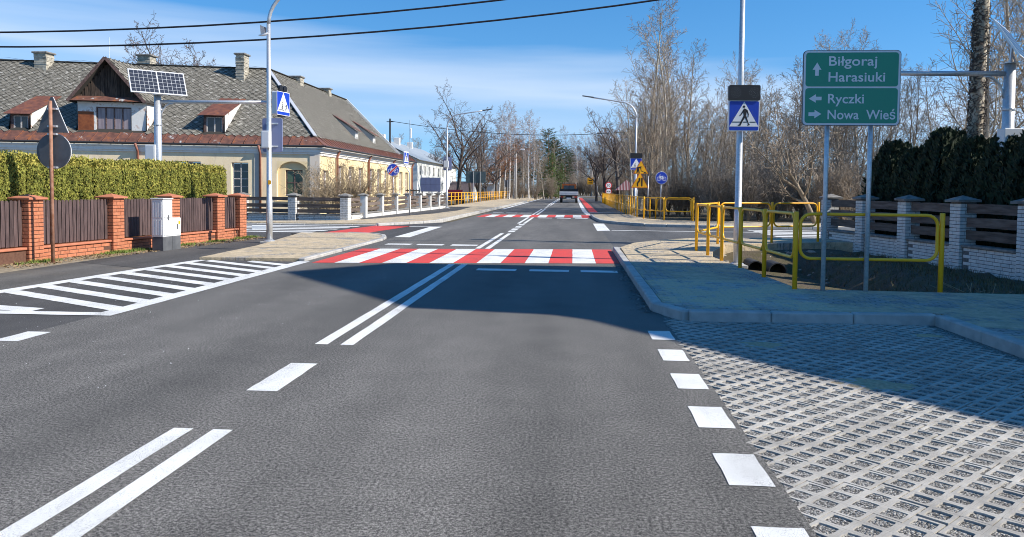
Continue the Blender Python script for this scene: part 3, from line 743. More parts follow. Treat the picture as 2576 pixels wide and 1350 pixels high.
hedge_row('thuja_hedge', 'tall dark shaded thuja in the hedge behind the white fence by the ditch', 'dark thujas by the ditch', ((11.1,9.5),(9.35,24.2)), 1.25, 1.35, 2.95, 420, [mt_thujad, mt_thujad], (4,5,6), hv=.07, size=.12, labels=RLAB, cone=.62)

# ================================================================== RAILINGS
def rrect(L, z0, z1, r, n=5):
    pts = []
    for cx, cz, a0 in ((L-r,z0+r,-90),(L-r,z1-r,0),(r,z1-r,90),(r,z0+r,180)):
        for k in range(n+1):
            a = R(a0+90*k/n); pts.append((cx+r*math.cos(a), cz+r*math.sin(a)))
    return pts
def railing(label, posts, zb, group=None, hi=8, closed_style=True, mid=False, name='guard_railing'):
    p0 = posts[0]; t = thing(name, label, 'railing', (p0[0],p0[1],zb), 0, group)
    pm = MB().lathe([(.036,-.10),(.036,1.14),(.030,1.15)], n=max(6,hi)).mesh('post', mt_yellow); pm.polygons.foreach_set('use_smooth', [True]*len(pm.polygons))
    for q in posts: obj('post', pm, t, (q[0]-p0[0], q[1]-p0[1], 0))
    cache = {}
    for a, b in zip(posts, posts[1:]):
        v = Vector((b[0]-a[0], b[1]-a[1])); L = v.length-.125; key = round(L,1)
        if key not in cache:
            Lk = key
            mb = MB(); mb.tube([(x,0,z) for x, z in rrect(Lk, .46, 1.115, .15, 5 if hi > 6 else 2)], .024, hi, closed=True)
            if mid: mb.tube([(0,0,.78),(Lk,0,.78)], .018, 5)
            for x in (-.03, Lk+.03):
                for z in (.66, .92): mb.box(x-.035,x+.035,-.012,.012,z-.012,z+.012)
            cache[key] = mb.mesh('frame', mt_yellow, True)
        u = v.normalized(); s = Vector((a[0]-p0[0], a[1]-p0[1]))+u*.0625
        o = obj('frame', cache[key], t, (s.x, s.y, 0), math.atan2(v.y, v.x)); o.scale = (L/key,1,1)
    return t
railing('yellow tube railing round the ditch beside the green direction sign', [(5.34,11.68),(3.28,11.70),(3.22,13.3),(3.15,14.85),(3.08,16.3),(3.02,17.6),(2.97,18.9),(3.95,21.5),(5.6,22.35),(7.1,23.1)], .115, hi=10)
railing('yellow tube railing on the far street corner by the blue bicycle sign', [(5.76,37.75),(4.44,38.3),(3.62,40.1),(3.44,42.1),(3.42,43.8),(3.42,45.4)]+[(3.45+.006*k,47.3+2*k) for k in range(26)], .10, hi=6)
railing('short yellow railing section behind the roadworks signs', [(4.5,46.0),(4.45,42.3),(6.2,41.2)], .0, hi=6)
railing('long yellow railing along the left pavement towards the bus shelter', [(-10.75+.004*k,66+2.05*k) for k in range(32)], .08, hi=6, mid=True)
railing('pale galvanised railing beyond the long yellow one', [(-10.5,133.5+2.5*k) for k in range(8)], .08, hi=6)
for ch in bpy.data.objects:
    if ch.parent and ch.parent.get('label','').startswith('pale galvanised'):
        ch.data = ch.data.copy(); ch.data.materials.clear(); ch.data.materials.append(mt_galv)

# ================================================================== LAMPS
def lamp_proto():
    t = thing('street_lamp', '', 'street lamp')
    obj('base_plate', MB().cbox(-.2,.2,-.2,.2,-.02,.05,.01).mesh('base_plate', mt_conc), t)
    obj('base_flange', MB().lathe([(.15,.05),(.15,.075),(.09,.10)], n=14).mesh('base_flange', mt_galv), t)
    pts = [(0,0,.05),(0,0,1.2),(0,0,1.21),(0,0,4.0),(0,0,6.0)]; rr = [.085,.083,.075,.062,.052]
    po = MB().tube(pts, rr, 14).mesh('pole', mt_galv, True); obj('pole', po, t)
    arm = [(0,0,6.0)]
    for k in range(1, 9):
        a = R(82*k/8); arm.append((.95*(1-math.cos(a)), 0, 6.0+.95*math.sin(a)))
    arm += [(1.8,0,7.10),(2.75,0,7.24)]
    obj('arm', MB().tube(arm, [.05]*5+[.042]*6, 10).mesh('arm', mt_galv, True), t)
    hd = MB(); hd.hexa([(2.65,-.05,7.20),(3.35,-.10,7.32),(3.35,.10,7.32),(2.65,.05,7.20),(2.65,-.05,7.28),(3.35,-.09,7.37),(3.35,.09,7.37),(2.65,.05,7.28)])
    obj('lamp_head', hd.mesh('lamp_head', mt_sback), t)
    obj('service_door', MB().cbox(-.03,.03,-.088,-.076,.55,.85,.004).mesh('service_door', mt_galv), t)
    return t
lp = lamp_proto(); b = G(678,611); lp.location = (b.x,b.y,.0); lp['label'] = 'galvanised street lamp standing between the red brick fence and the sanded island'
b = G(1121,523,.09); copy_tree(lp, (-9.35,57.0,.09), 0, 'galvanised street lamp at the near end of the left yellow railing')
lr = copy_tree(lp, (3.57,17.15,-.09), math.pi, 'galvanised street lamp carrying the black and blue pedestrian sign by the ditch')
lf = copy_tree(lp, (3.84,48.6,.05), math.pi, 'galvanised street lamp behind the roadworks signs on the far corner')
# old concrete lamp
def conc_lamp(x, y, h, lab):
    t = thing('street_lamp', lab, 'street lamp', (x,y,0))
    obj('pole', MB().tube([(0,0,0),(0,0,h*.5),(0,0,h)], [.16,.13,.10], 8).mesh('pole', mt_conc, True), t)
    obj('arm', MB().tube([(0,0,h-.1),(.2,0,h+.35),(.75,0,h+.6)], .04, 6).mesh('arm', mt_galv), t)
    obj('lamp_head', MB().cbox(.55,1.3,-.13,.13,h+.52,h+.74,.06).mesh('lamp_head', mt_sgrey), t)
p = AT(1297,500,118); conc_lamp(p.x, p.y, 7.0, 'old pale concrete street lamp in front of the pines')
p = AT(1355,490,150); conc_lamp(p.x, p.y, 6.6, 'slim concrete street lamp beside the pine at the bend')

# ================================================================== SIGNS
def disc(mb, cx, cz, r, y, n=36, mi=0, y2=None):
    vs = [(cx+r*math.cos(2*math.pi*k/n), y, cz+r*math.sin(2*math.pi*k/n)) for k in range(n)]
    mb.add(vs, [tuple(range(n))], mi)
def plate(poly, y0, y1, mats): # polygon (x,z) ccw seen from -Y, front at y0
    mb = MB(); mb.prism(poly, y0, y1, 'y'); return mb
def rpoly(x0, x1, z0, z1, r, n=4):
    out = []
    for cx, cz, a0 in ((x1-r,z0+r,-90),(x1-r,z1-r,0),(x0+r,z1-r,90),(x0+r,z0+r,180)):
        for k in range(n+1):
            a = R(a0+90*k/n); out.append((cx+r*math.cos(a), cz+r*math.sin(a)))
    return out
def flatp(poly, y, mat, name, parent):
    mb = MB(); mb.add([(p[0],y,p[1]) for p in poly], [tuple(range(len(poly)))]); return obj(name, mb.mesh(name, mat), parent)
def flats(polys, y, mat, name, parent):
    mb = MB()
    for q in polys: mb.add([(p[0],y,p[1]) for p in q], [tuple(range(len(q)))])
    return obj(name, mb.mesh(name, mat), parent)
def circ(cx, cz, r, n=14): return [(cx+r*math.cos(2*math.pi*k/n), cz+r*math.sin(2*math.pi*k/n)) for k in range(n)]
def ring(cx, cz, r0, r1, n=20):
    o = []
    for k in range(n):
        a, b = 2*math.pi*k/n, 2*math.pi*(k+1)/n
        o.append([(cx+r0*math.cos(a),cz+r0*math.sin(a)),(cx+r1*math.cos(a),cz+r1*math.sin(a)),(cx+r1*math.cos(b),cz+r1*math.sin(b)),(cx+r0*math.cos(b),cz+r0*math.sin(b))])
    return o
def seg(x0, z0, x1, z1, w):
    d = Vector((x1-x0, z1-z0)); n = Vector((-d.y,d.x)).normalized()*w/2
    return [(x0-n.x,z0-n.y),(x1-n.x,z1-n.y),(x1+n.x,z1+n.y),(x0+n.x,z0+n.y)]
def walker(cx, cz, s):
    """walking figure, s = height"""
    f = lambda L: [(cx+(x-400)*s/290, cz+(645-y)*s/290) for x, y in L]
    return [circ(cx+(397-400)*s/290, cz+(645-372)*s/290, 18*s/290),
            f([(400,396),(384,430),(388,470),(395,500),(432,500),(432,470),(440,425),(425,404)]),
            f([(395,498),(360,570),(332,628),(312,632),(316,645),(352,645),(378,590),(412,530),(425,500)]),
            f([(405,520),(440,580),(460,625),(446,645),(488,634),(470,612),(447,548),(432,500)]),
            f([(398,398),(345,488),(330,500),(338,509),(356,497),(396,440)]),
            f([(424,404),(450,424),(468,480),(462,526),(450,522),(453,485),(434,446)])]
def bicycle(cx, cz, s, w=.07):
    """bicycle pictogram, s = overall width"""
    r = .205*s; a = (cx-.29*s, cz-.10*s); b = (cx+.29*s, cz-.10*s); bb = (cx+.03*s, cz-.12*s); st = (cx+.11*s, cz+.19*s); hd = (cx-.19*s, cz+.17*s)
    w *= s*.75; o = ring(a[0],a[1],r-w*.5,r+w*.35)+ring(b[0],b[1],r-w*.5,r+w*.35)
    for p, q in ((a,hd),(hd,(cx+.08*s,cz+.13*s)),(hd,bb),(bb,st),(bb,b),(b,(cx+.09*s,cz+.12*s)),(hd,(hd[0]-.01*s,hd[1]+.13*s)),((hd[0]-.01*s,hd[1]+.13*s),(hd[0]+.10*s,hd[1]+.15*s)),((st[0]-.07*s,st[1]),(st[0]+.09*s,st[1]+.01*s))):
        o.append(seg(*p,*q,w))
    return o
def d6_face(t, w, z0, both=False):
    """blue plate with white triangle; local, facing -Y, bottom at z0"""
    flatp(rpoly(-w/2,w/2,z0,z0+w,.05*w), -.032, mt_swhite, 'white_border', t)
    flatp(rpoly(-w/2+.016,w/2-.016,z0+.016,z0+w-.016,.04*w), -.0345, mt_blue, 'blue_field', t)
    flatp([(-w*.475,z0+w*.15),(w*.475,z0+w*.15),(0,z0+w*.965)], -.037, mt_swhite, 'white_triangle', t)
    if both:
        P = walker(w*.19, z0+w*.18, w*.36)+[[(-.33*w,z0+.205*w),(.05*w,z0+.205*w),(.05*w,z0+.235*w),(-.33*w,z0+.235*w)]]
        P += ring(-.12*w,z0+.30*w,.045*w,.065*w,12)+[seg(-.12*w,z0+.34*w,-.09*w,z0+.48*w,.05*w), circ(-.085*w,z0+.53*w,.03*w,8), seg(-.17*w,z0+.42*w,-.09*w,z0+.46*w,.025*w), seg(-.1*w,z0+.27*w,-.07*w,z0+.40*w,.04*w)]
    else:
        P = walker(0, z0+w*.175, w*.66)+[[(a*w,z0+.28*w),(b_*w,z0+.28*w),(b_*w,z0+.31*w),(a*w,z0+.31*w)] for a, b_ in ((-.38,-.10),(-.03,.10),(.19,.385))]
    flats(P, -.0395, mt_black, 'pictogram', t)
mt_led = M('unlit_led', (.13,.13,.135), rough=.3)
def flash_unit(t, w, z0, h=.32, dots=True):
    obj('flasher_box', plate(rpoly(-w/2-.005,w/2+.005,z0,z0+h,.03), -.06, .05, None).mesh('flasher_box', mt_black), t)
    if dots:
        mb = MB()
        for cx in (-.29*w, .31*w):
            for ringi, m in ((0,1),(.035,6),(.07,12),(.105,19)):
                for k in range(m):
                    a = 2*math.pi*k/m+ringi*9; r = ringi*w*1.5; vs = circ(cx+r*math.cos(a), z0+h*.5+r*math.sin(a), .0075*w*1.45, 6)
                    mb.add([(p[0],-.0625,p[1]) for p in vs], [tuple(range(6))])
        obj('led_dots', mb.mesh('led_dots', mt_led), t)
def clamp_strap(t, z, r=.08): obj('clamp', MB().lathe([(r,-.02),(r,.02)], (0,.08,z), 12).mesh('clamp', mt_galv), t)
# pedestrian crossing sign with flasher on the near right lamp
a = AT(1830,330,17.03); b_ = AT(1908,330,17.03); ctr = (a+b_)/2; w = (b_-a).length
t = thing('pedestrian_crossing_sign', 'blue pedestrian crossing sign under a black flasher box on the lamp by the ditch', 'road sign', (ctr.x,17.0,ctr.z), YAW*.6)
obj('sign_plate', plate(rpoly(-w/2,w/2,0,w,.05*w), -.03, .045, None).mesh('sign_plate', mt_sgrey), t); d6_face(t, w, 0); flash_unit(t, w, w+.004); clamp_strap(t, .25); clamp_strap(t, .85)
mb = MB()
for k in range(26):
    q = k/26; x, z = (-.40+.16*q, .33+.32*q)
    for s in (-1,1):
        vs = circ(s*(abs(x)*w)-.0, (z+.04*math.sin(q*9))*w, .004, 5); mb.add([(p[0],-.0405,p[1]) for p in vs], [tuple(range(5))])
obj('led_dots', mb.mesh('led_dots', mt_led), t)
# far right lamp: pedestrian and bicycle crossing sign
a = AT(1585,427,48.4); b_ = AT(1615,427,48.4); ctr = (a+b_)/2; w = (b_-a).length
t = thing('crossing_sign', 'blue pedestrian and bicycle crossing sign with black flasher behind the roadworks signs', 'road sign', (ctr.x,48.45,ctr.z), R(8))
obj('sign_plate', plate(rpoly(-w/2,w/2,0,w,.05*w), -.03, .045, None).mesh('sign_plate', mt_sgrey), t); d6_face(t, w, 0, True); flash_unit(t, w, w+.004, .30, False); clamp_strap(t, .25)
def post(t, h, r=.03, x=0, y=.06, mat=None, z0=0, name='post'):
    obj(name, MB().tube([(x,y,z0),(x,y,h)], r, 8).mesh(name, mat or mt_galv, True), t)
def round_sign(nm, label, x, y, zc, r, face, zb=0., rz=0., posth=None):
    t = thing(nm, label, 'road sign', (x,y,zb), rz); post(t, (zc-zb)+r+.03)
    z = zc-zb
    obj('sign_plate', plate(circ(0,z,r,32), -.012, .012, None).mesh('sign_plate', mt_sback), t)
    face(t, z, r); return t
def f_endbike(t, z, r):
    flatp(circ(0,z,r*.995,32), -.014, mt_swhite, 'white_border', t); flatp(circ(0,z,r*.93,32), -.0165, mt_blue, 'blue_field', t)
    flats(bicycle(0,z,r*1.55), -.019, mt_swhite, 'pictogram', t)
    flats([seg(-.62*r,z-.62*r,.62*r,z+.62*r,.30*r)], -.0215, mt_swhite, 'stripe_edge', t); flats([seg(-.655*r,z-.655*r,.655*r,z+.655*r,.23*r)], -.024, mt_sred, 'red_stripe', t)
def f_bike(t, z, r):
    flatp(circ(0,z,r*.995,32), -.014, mt_swhite, 'white_border', t); flatp(circ(0,z,r*.95,32), -.0165, mt_blue, 'blue_field', t); flats(bicycle(0,z,r*1.5), -.019, mt_swhite, 'pictogram', t)
p = AT(989,427,44.5); round_sign('end_of_cycle_path_sign', 'round blue bicycle sign crossed by a red stripe in front of the yellow wall', p.x, 44.5, p.z, .37, f_endbike, .08, rz=.2)
p = AT(1664,447,43.0); round_sign('cycle_path_sign', 'round blue cycle path sign behind the yellow railing at the woods', p.x, 43.0, p.z, .345, f_bike, 0, rz=R(12))
def text_mesh(body, w, cap, x0, zb, y, mat, name, parent, fit=True):
    cu = bpy.data.curves.new(name, 'FONT'); cu.body = body; cu.size = 1; cu.fill_mode = 'FRONT'; cu.offset = .012; cu.space_character = 1.02
    o = bpy.data.objects.new('tmp', cu); COL.objects.link(o); dg = bpy.context.evaluated_depsgraph_get(); me = bpy.data.meshes.new_from_object(o.evaluated_get(dg)); bpy.data.objects.remove(o); bpy.data.curves.remove(cu)
    xs = [v.co.x for v in me.vertices]; lo, hi = min(xs), max(xs)
    sz = cap/.69; sx = w/(hi-lo)
    for v in me.vertices:
        v.co = ((v.co.x-lo)*sx+x0, y, v.co.y*sz+zb)
    me.materials.clear(); me.materials.append(mat); me.name = name; return obj(name, me, parent)
# 30 limit and width signs, bus sign
def f_30(t, z, r):
    flatp(circ(0,z,r*.995,28), -.014, mt_sred, 'red_border', t); flatp(circ(0,z,r*.76,28), -.0165, mt_swhite, 'white_field', t)
    text_mesh('30', r*1.0, r*.62, -r*.5, z-r*.31, -.019, mt_black, 'lettering', t)
def f_noover(t, z, r):
    flatp(circ(0,z,r*.995,28), -.014, mt_sred, 'red_border', t); flatp(circ(0,z,r*.80,28), -.0165, mt_sgrey, 'white_field', t)
    flats([seg(-.62*r,z,-.1*r,z,.22*r), seg(.1*r,z,.62*r,z,.22*r)], -.019, mt_black, 'pictogram', t)
p = AT(1531,466,90); t = round_sign('speed_limit_sign', 'round white and red 30 speed limit sign above a grey round sign by the pavilion', p.x, 90, p.z, .40, f_30, rz=R(10))
z2 = AT(1530,481,90).z; obj('sign_plate', plate(circ(0,z2,.36,28), -.012, .012, None).mesh('sign_plate', mt_sback), t); f_noover(t, z2, .36)
p = AT(1485,455,112); q = AT(1503,470,112)
t = thing('bus_stop_sign', 'small yellow bus stop sign hung from a hooked grey post', 'road sign', (q.x,112,0))
obj('post', MB().tube([(0,.05,0),(0,.05,2.0),(-.1,.05,2.35),(-.35,.05,2.5),(p.x-q.x+.3,.05,2.5)], .035, 6).mesh('post', mt_galv), t)
x = p.x-q.x; obj('sign_plate', plate(rpoly(x-.42,x+.42,p.z-.5,p.z+.5,.06), -.02, .02, None).mesh('sign_plate', mt_syel), t)
flats([rpoly(x-.24,x+.24,p.z-.02,p.z+.30,.04), rpoly(x-.26,x+.26,p.z-.22,p.z-.16,.01)], -.0225, mt_black, 'pictogram', t); flats([rpoly(x-.19,x+.19,p.z+.14,p.z+.25,.02)], -.025, mt_syel, 'window', t)
# roadworks signs
t = thing('roadworks_sign', 'two stacked yellow triangular roadworks signs on twin posts by the far corner', 'road sign', (AT(1612,540,45).x,45,0), R(10))
post(t, 2.4, .028, -.22); post(t, 2.4, .028, .42)
def tri(t, w, z0, x, deep):
    h = w*.87; obj('sign_plate', plate([(x-w/2,z0),(x+w/2,z0),(x,z0+h)], -.012-deep, .012-deep, None).mesh('sign_plate', mt_sred), t)
    k = .93; c = z0+h/3
    flatp([(x+(q[0]-x)*k, c+(q[1]-c)*k) for q in ((x-w/2,z0),(x+w/2,z0),(x,z0+h))], -.0145-deep, mt_syel, 'yellow_field', t)
za = AT(1610,472,45).z; zb_ = AT(1610,437,45).z; X0 = AT(1609,472,45).x-t.location.x; X1 = AT(1612,437,45).x-t.location.x
tri(t, 1.02, za, X0, 0); tri(t, .90, zb_, X1, .0)
flats([seg(X0-.13,za+.08,X0-.13,za+.28,.085), seg(X0-.13,za+.28,X0-.03,za+.40,.085), seg(X0-.03,za+.40,X0-.03,za+.56,.085), seg(X0+.12,za+.08,X0+.12,za+.56,.085)], -.017, mt_black, 'lane_pictogram', t)
s = .0016*1.0; f = lambda L: [(X1+(a_-590)*.0035, zb_+.03+(690-c_)*.0029) for a_, c_ in L]
flats([circ(X1-.0, zb_+.03+.0029*130, .032, 8), f([(520,600),(530,565),(580,555),(590,570),(555,600),(565,640),(570,690),(552,690),(545,645),(530,690),(515,690)]), f([(575,560),(588,560),(600,640),(640,655),(630,665),(590,648)]), f([(625,688),(655,655),(690,688)]), f([(465,690),(485,675),(505,690)])], -.017, mt_black, 'worker_pictogram', t)
# --- green direction sign
YS = 11.50
K_ = lambda x, y: AT((2650+x*.31701)*.74322, (100+y*.31701)*.74322, YS)
sx0, sx1 = K_(212,600).x, K_(1256,600).x; sz0, sz1 = K_(730,1024).z, K_(730,218).z
gs = thing('direction_sign', 'green direction sign with white place names on two posts behind the railing', 'road sign', (3.66,11.62,.0))
o3 = gs.location
def L3(x, z): return (x-o3.x, z-o3.z)
r2 = lambda x0, x1, z0, z1, r: [L3(*p) for p in rpoly(x0,x1,z0,z1,r)]
yo = YS-o3.y
obj('sign_plate', plate(r2(sx0,sx1,sz0,sz1,.06), yo, yo+.03, None).mesh('sign_plate', mt_sback), gs)
flatp(r2(sx0+.008,sx1-.008,sz0+.008,sz1-.008,.055), yo-.0025, mt_sgrey, 'white_border', gs)
zm = K_(730,615).z
for z0, z1 in ((sz0+.034,zm-.012),(zm+.012,sz1-.034)): flatp(r2(sx0+.036,sx1-.036,z0,z1,.04), yo-.005, mt_green, 'green_field', gs)
def tx(body, x0, x1, top, base):
    a, b_ = K_(x0,base), K_(x1,base); text_mesh(body, b_.x-a.x, K_(x0,top).z-a.z, a.x-o3.x, (a.z+b_.z)/2-o3.z, yo-.0075, mt_sgrey, 'lettering', gs)
tx('Biłgoraj', 490, 1004, 284, 383); tx('Harasiuki', 484, 1088, 455, 553); tx('Ryczki', 478, 862, 687, 785); tx('Nowa  Wieś', 473, 1197, 857, 955)
def arrow(L): flatp([L3(K_(*p).x, K_(*p).z) for p in L][::-1], yo-.0075, mt_sgrey, 'arrow', gs)
arrow([(365,350),(410,428),(383,428),(381,492),(341,492),(343,428),(315,428)]); arrow([(275,737),(350,689),(350,716),(412,716),(410,754),(349,754),(349,780)]); arrow([(408,900),(336,855),(336,882),(272,882),(270,922),(334,922),(333,946)])
for x, y in ((3.66,11.62),(4.27,11.62)):
    lx = x-o3.x+ (sx0+sx1)/2*0
    obj('post', MB().tube([(lx,y-o3.y,-.3),(lx,y-o3.y,sz1-.02)], .034, 10).mesh('post', mt_galv, True), gs)
    for z in (sz0+.12, sz1-.12): obj('rear_rail', MB().box(sx0-o3.x+.05,sx1-o3.x-.05,yo+.031,yo+.06,z-.02,z+.02).mesh('rear_rail', mt_galv), gs) if x < 4 else None
# --- old rusty post with two signs seen from behind
t = thing('sign_post', 'rusty leaning post with a triangular and a round sign seen from behind', 'road sign', (-10.34,14.67,0)); b0 = Vector((-10.34,14.67,0))
tp = AT(126,253,14.62); obj('post', MB().tube([(0,0,-.1),tuple((tp-b0)*.5),tuple(tp-b0)], .035, 8).mesh('post', mt_rustpost, True), t)
cc = AT(135,380,14.72)-b0; rr = .355
def back_disc(poly, nm):
    mb = MB(); mb.prism(poly, .045, .068, 'y'); obj(nm, mb.mesh(nm, mt_sback), t)
    mb = MB(); mb.prism([(p[0]*1.0,p[1]) for p in poly], .070, .082, 'y'); obj('sign_rim', mb.mesh('sign_rim', mt_swhite), t)
back_disc([(cc.x+rr*math.cos(a*math.pi/18), cc.z+rr*math.sin(a*math.pi/18)) for a in range(36)], 'round_sign_back')
A, B_, C_ = AT(130,246,14.72)-b0, AT(100,333,14.72)-b0, AT(166,327,14.72)-b0
back_disc([(B_.x-.06,B_.z),(C_.x+.04,B_.z+.0),(A.x+.02,A.z+.02),(A.x-.02,A.z+.02)], 'triangular_sign_back')
for z in (cc.z+rr-.02, cc.z-rr+.03, A.z-.22, B_.z+.12): obj('clamp', MB().cbox(-.10+(tp-b0).x*z/tp.z,.10+(tp-b0).x*z/tp.z,-.01,.045,z-.02,z+.02,.006).mesh('clamp', mt_galv), t)
# --- sign backs and boxes on the left lamps
def back_on_lamp(nm, label, x, y, z0, z1, w):
    t = thing(nm, label, 'road sign', (x,y,z0)); obj('sign_plate', plate(rpoly(-w/2,w/2,0,z1-z0,.05), .10, .14, None).mesh('sign_plate', mt_bbrd), t)
    for z in (.15, z1-z0-.15): obj('bracket', MB().box(-w*.3,w*.3,.07,.099,z-.02,z+.02).mesh('bracket', mt_galv), t)
L1 = lp.location
z0, z1 = AT(680,381,L1.y).z, AT(680,296,L1.y).z
back_on_lamp('crossing_sign', 'blue grey back of a crossing sign on the lamp by the red brick fence', L1.x+.05, L1.y, z0, z1, .56)
zc0, zc1 = AT(680,373,L1.y).z, AT(680,330,L1.y).z
t = thing('control_box', 'small light grey control box on the lamp by the red brick fence', 'control box', (L1.x,L1.y,zc0)); obj('housing', MB().cbox(-.13,.10,-.24,-.075,0,zc1-zc0,.012).mesh('housing', mt_cabw), t); obj('door', MB().cbox(-.105,.075,-.252,-.2425,.03,zc1-zc0-.03,.004).mesh('door', mt_sgrey), t)
z0, z1 = AT(1121,428,57).z, AT(1121,394,57).z
back_on_lamp('crossing_sign', 'blue grey back of a crossing sign on the lamp at the yellow railing', -9.32, 57, z0, z1, .62)
t = thing('control_box', 'small light grey control box on the lamp at the yellow railing', 'control box', (-9.35,57,AT(1121,421,57).z)); obj('housing', MB().cbox(-.2,.14,-.24,-.075,0,.5,.012).mesh('housing', mt_cabw), t)
obj('lamp_sticker', MB().box(.0,.085,-.089,-.083,1.62,1.74).mesh('lamp_sticker', mt_syel), lp)
# narrow pedestrian sign on a bent post, seen from the side
p = AT(1021,397,41.7); t = thing('crossing_sign', 'blue and white crossing sign turned side on, on a bent post by the pavement', 'road sign', (-8.84,41.7,.09), R(80))
q = p-Vector((-8.84,41.7,.09)); off = Matrix.Rotation(-R(80),3,'Z') @ Vector((q.x,q.y,0))
obj('post', MB().tube([(0,.05,0),(0,.05,q.z-.8),(off.x*.8,off.y*.6+.05,q.z-.55),(off.x,off.y+.06,q.z-.35),(off.x,off.y+.06,q.z+.3)], .035, 8).mesh('post', mt_galv, True), t)
h_ = thing_w = .62
sub = obj('sign_plate', plate(rpoly(-.31,.31,0,.70,.03), -.03, .03, None).mesh('sign_plate', mt_sgrey), t, (off.x,off.y,q.z-.35)); d6_face(sub, .62, .04)
# signs seen from behind along the left railing
def back_board(nm, label, px, py0, py1, pw, Y, posts, shape='rect', mat=None):
    a, b_ = AT(px-pw/2,py1,Y), AT(px+pw/2,py0,Y); c = (a.x+b_.x)/2; w = b_.x-a.x
    t = thing(nm, label, 'road sign', (c,Y,0)); z0, z1 = a.z, b_.z
    poly = rpoly(-w/2,w/2,z0,z1,.04) if shape == 'rect' else [(0,z0),(w/2,(z0+z1)/2),(0,z1),(-w/2,(z0+z1)/2)]
    obj('sign_plate', plate(poly, .0, .03, None).mesh('sign_plate', mat or mt_sback), t)
    for x in posts: obj('post', MB().tube([(x*w,-.04,0),(x*w,-.04,z1-.03)], .035, 6).mesh('post', mt_galv), t)
back_board('direction_sign', 'wide dark back of a direction sign on two posts by the bus shelter', 1197, 431, 459, 50, 88, (-.12,.22), mat=mt_teal)
back_board('warning_sign', 'grey diamond back of a sign on a post behind the bus shelter', 1244, 440, 466, 24, 112, (0,), 'dia')
back_board('road_sign', 'small square grey sign back on a slim post past the bus shelter', 1277, 452, 470, 13, 120, (0,))

# ================================================================== SOLAR MASTS
def solar_mast(label, x, y, zb, top, armv, az, tipsign):
    t = thing('solar_mast', label, 'mast', (x,y,zb)); h = top-zb
    obj('mast', MB().tube([(0,0,0),(0,0,h*.5),(0,0,h)], [.15,.13,.115], 16).mesh('mast', mt_galv, True), t)
    obj('mast_collar', MB().lathe([(.150,h-1.05),(.150,h-1.02)], n=16).mesh('mast_collar', mt_galv), t)
    obj('mast_cap', MB().lathe([(.17,h),(.17,h+.02),(.06,h+.03)], n=16).mesh('mast_cap', mt_galv), t)
    za = h-.22; av = Vector(armv); u = av.normalized()
    obj('arm', MB().tube([tuple(u*.09+Vector((0,0,za))), tuple(av+Vector((0,0,za+.04)))], [.062,.055], 12).mesh('arm', mt_galv, True), t)
    mb = MB(); pts = []
    for k in range(6):
        a = R(90*k/5); pts.append(u*(.12+.42*(1-math.cos(a)))+Vector((0,0,za-.55+.5*math.sin(a))))
    mb.tube(pts, .03, 6); obj('brace', mb.mesh('brace', mt_galv, True), t)
    # panel
    n = Vector((math.cos(az)*.86, math.sin(az)*.86, .52)).normalized(); ex = Vector((-math.sin(az), math.cos(az), 0)); ey = n.cross(ex)
    if ey.z < 0: ey = -ey
    c = Vector((0,0,h+.42))+n*.06
    W, H = .93, .50
    f = lambda a, b_, d: tuple(c+ex*a+ey*b_+n*d)
    mb = MB(); mb.hexa([f(-W,-H,-.02),f(W,-H,-.02),f(W,H,-.02),f(-W,H,-.02),f(-W,-H,.02),f(W,-H,.02),f(W,H,.02),f(-W,H,.02)]); pn = obj('solar_panel', mb.mesh('solar_panel', mt_alu), t)
    nx, ny = 12, 6; cw, ch = (2*W-.09)/nx, (2*H-.08)/ny
    for i in range(nx):
        for j in range(ny):
            a0 = -W+.03+i*cw+(.03 if i >= nx/2 else 0); b0_ = -H+.04+j*ch; mb = MB(); mb.add([f(a0+.005,b0_+.005,.0225),f(a0+cw-.005,b0_+.005,.0225),f(a0+cw-.005,b0_+ch-.005,.0225),f(a0+.005,b0_+ch-.005,.0225)], [(0,1,2,3)])
            obj('solar_cell', mb.mesh('solar_cell', mt_solar), pn)
    obj('panel_bracket', MB().tube([(0,0,h),tuple(c-n*.03)], .035, 6).tube([tuple(Vector((-u.x*.12,-u.y*.12,h))), tuple(c+ey*.3-n*.03)], .02, 6).mesh('panel_bracket', mt_galv), t)
    return t
mY = 26.6; mp_ = AT(397,300,mY); ztop = AT(397,240,mY).z; tip = AT(694,255,mY+.45)
m1 = solar_mast('galvanised mast with tilted solar panel and long arm behind the clipped hedge', mp_.x, mY, 0, ztop, (tip.x-mp_.x, .45, 0), R(-48), True)
bx = thing('battery_box', 'pale battery box fixed to the solar mast above the clipped hedge', 'box', (mp_.x,mY,AT(397,410,mY).z)); zt = AT(397,364,mY).z-bx.location.z
obj('housing', MB().cbox(-.40,-.02,-.17,.30,-.6,zt,.015).mesh('housing', mt_cabw), bx); obj('door', MB().cbox(-.37,-.06,-.182,-.1725,-.5,zt-.04,.004).mesh('door', mt_cabw), bx)
